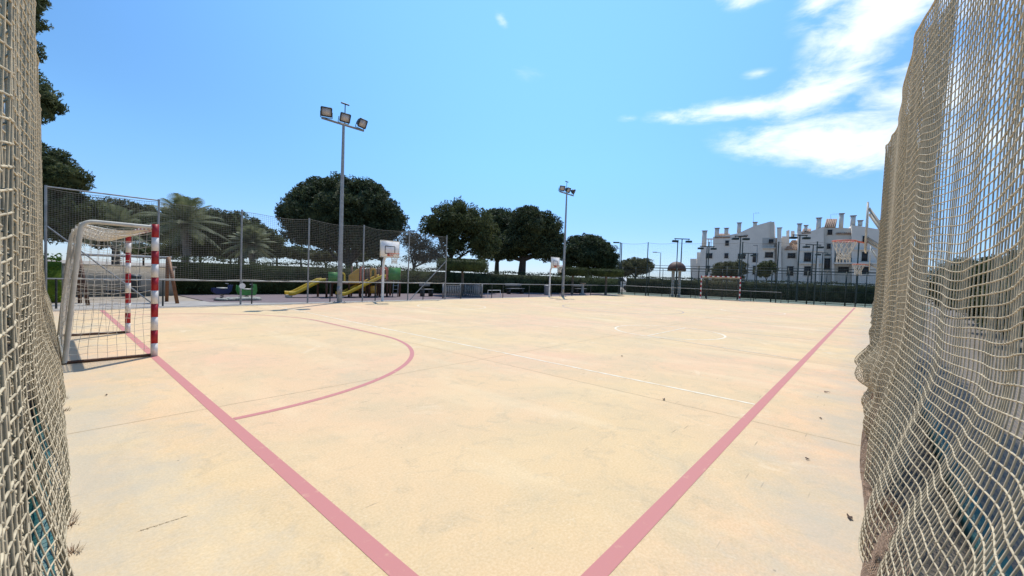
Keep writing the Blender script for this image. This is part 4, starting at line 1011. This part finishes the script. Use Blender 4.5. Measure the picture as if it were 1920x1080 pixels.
wallpoly(b1, [(1292, VB), (1292, 485), (1304, 485), (1304, 494), (1330, 494), (1330, VB)], 1.5, 6)
wallpoly(b1, [(1305, 500), (1305, 473), (1314, 473), (1314, 500)], 1.2, .5)
wallpoly(b1, [(1310, VB), (1314, 463), (1337, 463), (1337, 444), (1366, 441), (1385, 437), (1413, 424), (1445, 415), (1452, 417), (1452, VB)], 0, 9)
wallpoly(b1, [(1445, 417), (1452, 415.5), (1452, 445), (1445, 445)], -.3, .28, stucco2)
tiled(b1, [(1340, 445, -.2), (1369, 444.5, -.2), (1366, 438.5, 3.0), (1346, 438.5, 3.0)], 0)
tiled(b1, [(1385, 444, -.2), (1402, 441, -.2), (1404, 436, 2.5), (1388, 439, 2.5)], 0)
for c_ in ((1316, 1324, 434, 464), (1340, 1347.5, 429, 444), (1358, 1365, 429, 440), (1382, 1389, 419, 437), (1412, 1419, 418, 425)): chimney(b1, *c_)
wallpoly(b1, [(1325, 447), (1337, 447), (1337, 449), (1325, 449)], .4, .8)
for u in (1327, 1332): wallpoly(b1, [(u, 449), (u+1.2, 449), (u+1.2, 463), (u, 463)], .4, .3)
for w_ in ((1359.5, 1367, 450.5, 461), (1323.5, 1336, 474.5, 484.5), (1358, 1366, 474.5, 484.5), (1383.5, 1398, 475.5, 485.5), (1411, 1421, 474.5, 492), (1434, 1450, 472.5, 483.5), (1323, 1331, 498, 510), (1411, 1422, 498, 515), (1345, 1356, 499, 511), (1380, 1392, 499, 511)): window(b1, *w_)
wallpoly(b1, [(1429.5, 446), (1454, 446), (1454, 458), (1429.5, 458)], -.06, .05, mat('shaded balcony wall', (.40, .385, .35), .9, .06, 1), 'balcony_shade_panel'); window(b1, 1441, 1451, 448, 457, -.08)  # flat panel on the facade, the recess's shade painted in as darker stucco
balcony(b1, 1430, 1455, 457, 464.5); aerial(b1, 1411.5, 400, 419)

b2 = thing('apartment_building', 'middle white block of flats with steep tiled roofs between tall chimneys', 'building', (*(B0+R2*155*K), 0), 'white blocks of flats')
wallpoly(b2, [(1453, VB), (1453, 446), (1466, 446), (1466, 443), (1480, 443), (1480, VB)], 1.0, 8)
wallpoly(b2, [(1457, VB), (1457, 428), (1465, 428), (1465, VB)], -.5, 1.4)
wallpoly(b2, [(1474, 446), (1474, 433), (1480, 431), (1480, 446)], 3, 1); wallpoly(b2, [(1483, 446), (1483, 433), (1490, 433), (1490, 446)], 3, 1)
wallpoly(b2, [(1466, VB), (1466, 468), (1495, 468), (1495, VB)], 0, 1.0, stucco2)
tiled(b2, [(1471, 467.5, -.2), (1495, 467.5, -.2), (1495, 451, 3.5), (1485, 451, 3.5)], 0)
wallpoly(b2, [(1495, VB), (1495, 432), (1512, 436), (1530, 430), (1544, 425), (1544, VB)], -.8, 9)
for c_ in ((1457.5, 1465, 428.5, 446), (1495, 1502.5, 421, 436), (1508, 1514, 424, 434), (1530.5, 1539.5, 410, 432)): chimney(b2, *c_, dep=0)
tiled(b2, [(1503, 437, -.9), (1520, 436, -.9), (1522, 429, 3), (1506, 429, 3)], 0)
for w_ in ((1476.5, 1492, 474, 484.5),): window(b2, *w_)
for w_ in ((1507, 1521, 473, 491), (1507, 1520.5, 499, 517)): window(b2, *w_, dep=-.8)
window(b2, 1475, 1488, 499, 517); wallpoly(b2, [(1497, 469.5), (1543, 469.5), (1543, 470.5), (1497, 470.5)], -1.0, .2); wallpoly(b2, [(1497, 492.5), (1543, 492.5), (1543, 494.5), (1497, 494.5)], -1.5, .7)

b3 = thing('apartment_building', 'right white block of flats with a patterned tile roof above the dark attic window', 'building', (*(B0+R2*244*K), 0), 'white blocks of flats')
wallpoly(b3, [(1544, VB), (1544, 426), (1596, 428), (1596, VB)], 0, 9, stucco2)
tiled(b3, [(1545.5, 425, -.25), (1567, 425, -.25), (1573, 410.5, 4), (1552, 410.5, 4)], 0)
tiled(b3, [(1567, 438, -.35), (1596, 438, -.35), (1593, 430, 2), (1571, 430, 2)], 0)
for c_ in ((1573.5, 1581.5, 402, 428), (1595, 1604, 406, 424), (1609, 1617, 415, 424), (1647, 1655, 415, 430)): chimney(b3, *c_, dep=.2)
wallpoly(b3, [(1596, VB), (1596, 422), (1612, 424), (1640, 429), (1668, 432), (1668, VB)], -.9, 9)
wallpoly(b3, [(1559, VB), (1559, 462), (1563.5, 462), (1563.5, VB)], -.9, .8)
wallpoly(b3, [(1529, VB), (1529, 483), (1534, 483), (1534, VB)], -2.2, 1.2)
for w_ in ((1551, 1561, 430, 441), (1550, 1558, 456.5, 467), (1545, 1557, 484, 506), (1566, 1578, 474, 490), (1571, 1592, 500, 512)): window(b3, *w_)
for w_ in ((1615.5, 1626, 442, 454), (1614, 1626, 472, 490), (1612, 1628, 500, 514)): window(b3, *w_, dep=-.9)
wallpoly(b3, [(1563, 492), (1642, 492), (1642, 494.5), (1563, 494.5)], -2.2, 1.3); wallpoly(b3, [(1596, 467), (1642, 467), (1642, 468.5), (1596, 468.5)], -1.4, .5)
balcony(b3, 1563, 1596, 484, 492, 0); aerial(b3, 1559, 402, 412)

# distant low white band of sea-front buildings / parked caravans glimpsed under the trees
for i, (u, v, w_, h, D, lb) in enumerate([(1155, 522, 16, 5, 60, 'white parked van roof glimpsed over the far hedge by the corner post'), (1225, 523, 14, 4, 62, 'white parked van roof glimpsed over the far hedge left of the domed shelter')]):
    p = atD(u, v, D); kk = D/FPX; L = w_*kk; hh = h*kk+1.2; z0 = p[2]-h*kk/2
    t = thing('parked_van', lb, 'van', (p[0], p[1], -.03), 'white vans beyond the hedge'); L = 4.6
    prof = [(-L/2, .35), (L/2, .35), (L/2, 1.0), (L/2-.7, 1.15), (L/2-1.3, 1.85), (-L/2+.1, 1.9), (-L/2, 1.7)]
    P = [(p[0]+R2[0]*a, p[1]+R2[1]*a, b_) for a, b_ in prof]; MB().extr(P, (F2[0]*1.8, F2[1]*1.8, 0)).build('body', white_paint, t)
    for a in (-L*.3, L*.32):
        c = np.array([p[0]+R2[0]*a, p[1]+R2[1]*a]); MB().tube([(c[0]-F2[0]*.03, c[1]-F2[1]*.03, .33), (c[0]+F2[0]*.2, c[1]+F2[1]*.2, .33)], .34, 14).build('wheel', black_m, t)
    q = [(p[0]+R2[0]*a-F2[0]*.01, p[1]+R2[1]*a-F2[1]*.01, b_) for a, b_ in ((L/2-1.9, 1.2), (L/2-.85, 1.2), (L/2-1.4, 1.7), (L/2-1.9, 1.72))]; MB().extr(q, (-F2[0]*.02, -F2[1]*.02, 0)).build('side_window', glass_d, t)

# dry leaves and twigs on the slab
def dry_leaf(x, y, s, rz, i, lb):
    n = 8; a = np.linspace(0, 2*math.pi, n, endpoint=False); P = []
    for q in a:
        r = s*(1+.35*math.sin(3*q+i)); px_, py_ = r*math.cos(q), r*.45*math.sin(q); P.append((x+px_*math.cos(rz)-py_*math.sin(rz), y+px_*math.sin(rz)+py_*math.cos(rz), .006+s*.35*abs(math.sin(q*1.5+i))))
    top = [(a_, b_, c_+.003) for a_, b_, c_ in P]; mb = MB().fan(top); mb.fan(P[::-1]); mb.add(P+top, [[j, (j+1) % n, n+(j+1) % n, n+j] for j in range(n)])
    tag(mb.build('dry_leaf', leaf_m), lb, 'leaf', 'dry leaves on the court')
dry_leaf(2.26, -.93, .028, .4, 1, 'crumpled brown leaf by the lower right net, near the camera')
for i, (x, y, s, rz, lb) in enumerate([(3.95, .92, .03, .2, 'small dry leaf on the joint between the white line and the right red line'), (3.15, -.62, .02, 1, 'tiny dry leaf right of the red line, near the slumped net'), (6.2, 2.6, .03, .5, 'small dry leaf lying alone in the middle of the right half'),
                                  (6.1, -.55, .035, 2, 'dry leaf between the right red line and the net foot'), (4.6, -.6, .02, .7, 'speck of dry leaf beside the slumped brown net'), (-.7, 5.3, .02, 1.2, 'speck of dry leaf near the foot of the left net')]):
    dry_leaf(x, y, s, rz, i+2, lb)
# dead grass tufts at the foot of the left net
mb = MB(); V = []
for (cx, cy) in [(-1.06, 2.32), (-1.065, 2.40), (-1.06, 2.0), (-1.02, 5.4), (-1.02, 4.9)]:
    for j in range(45):
        a = rng.uniform(0, 2*math.pi); r = rng.uniform(.0, .035); h = rng.uniform(.012, .035); p = np.array([cx+r*math.cos(a), cy+r*math.sin(a), 0]); q = p+np.array([math.cos(a)*h*.7, math.sin(a)*h*.7, h]); w_ = np.array([.0015, .0012, 0]); V.append([p-w_, p+w_, q+w_*.4, q-w_*.4])
mb.quads(np.array(V)); tag(mb.build('dry_grass', mat('dry grass', (.22, .13, .07), .9, .3, 30)), 'dead grass tufts along the foot of the left net', 'grass', kind='stuff')
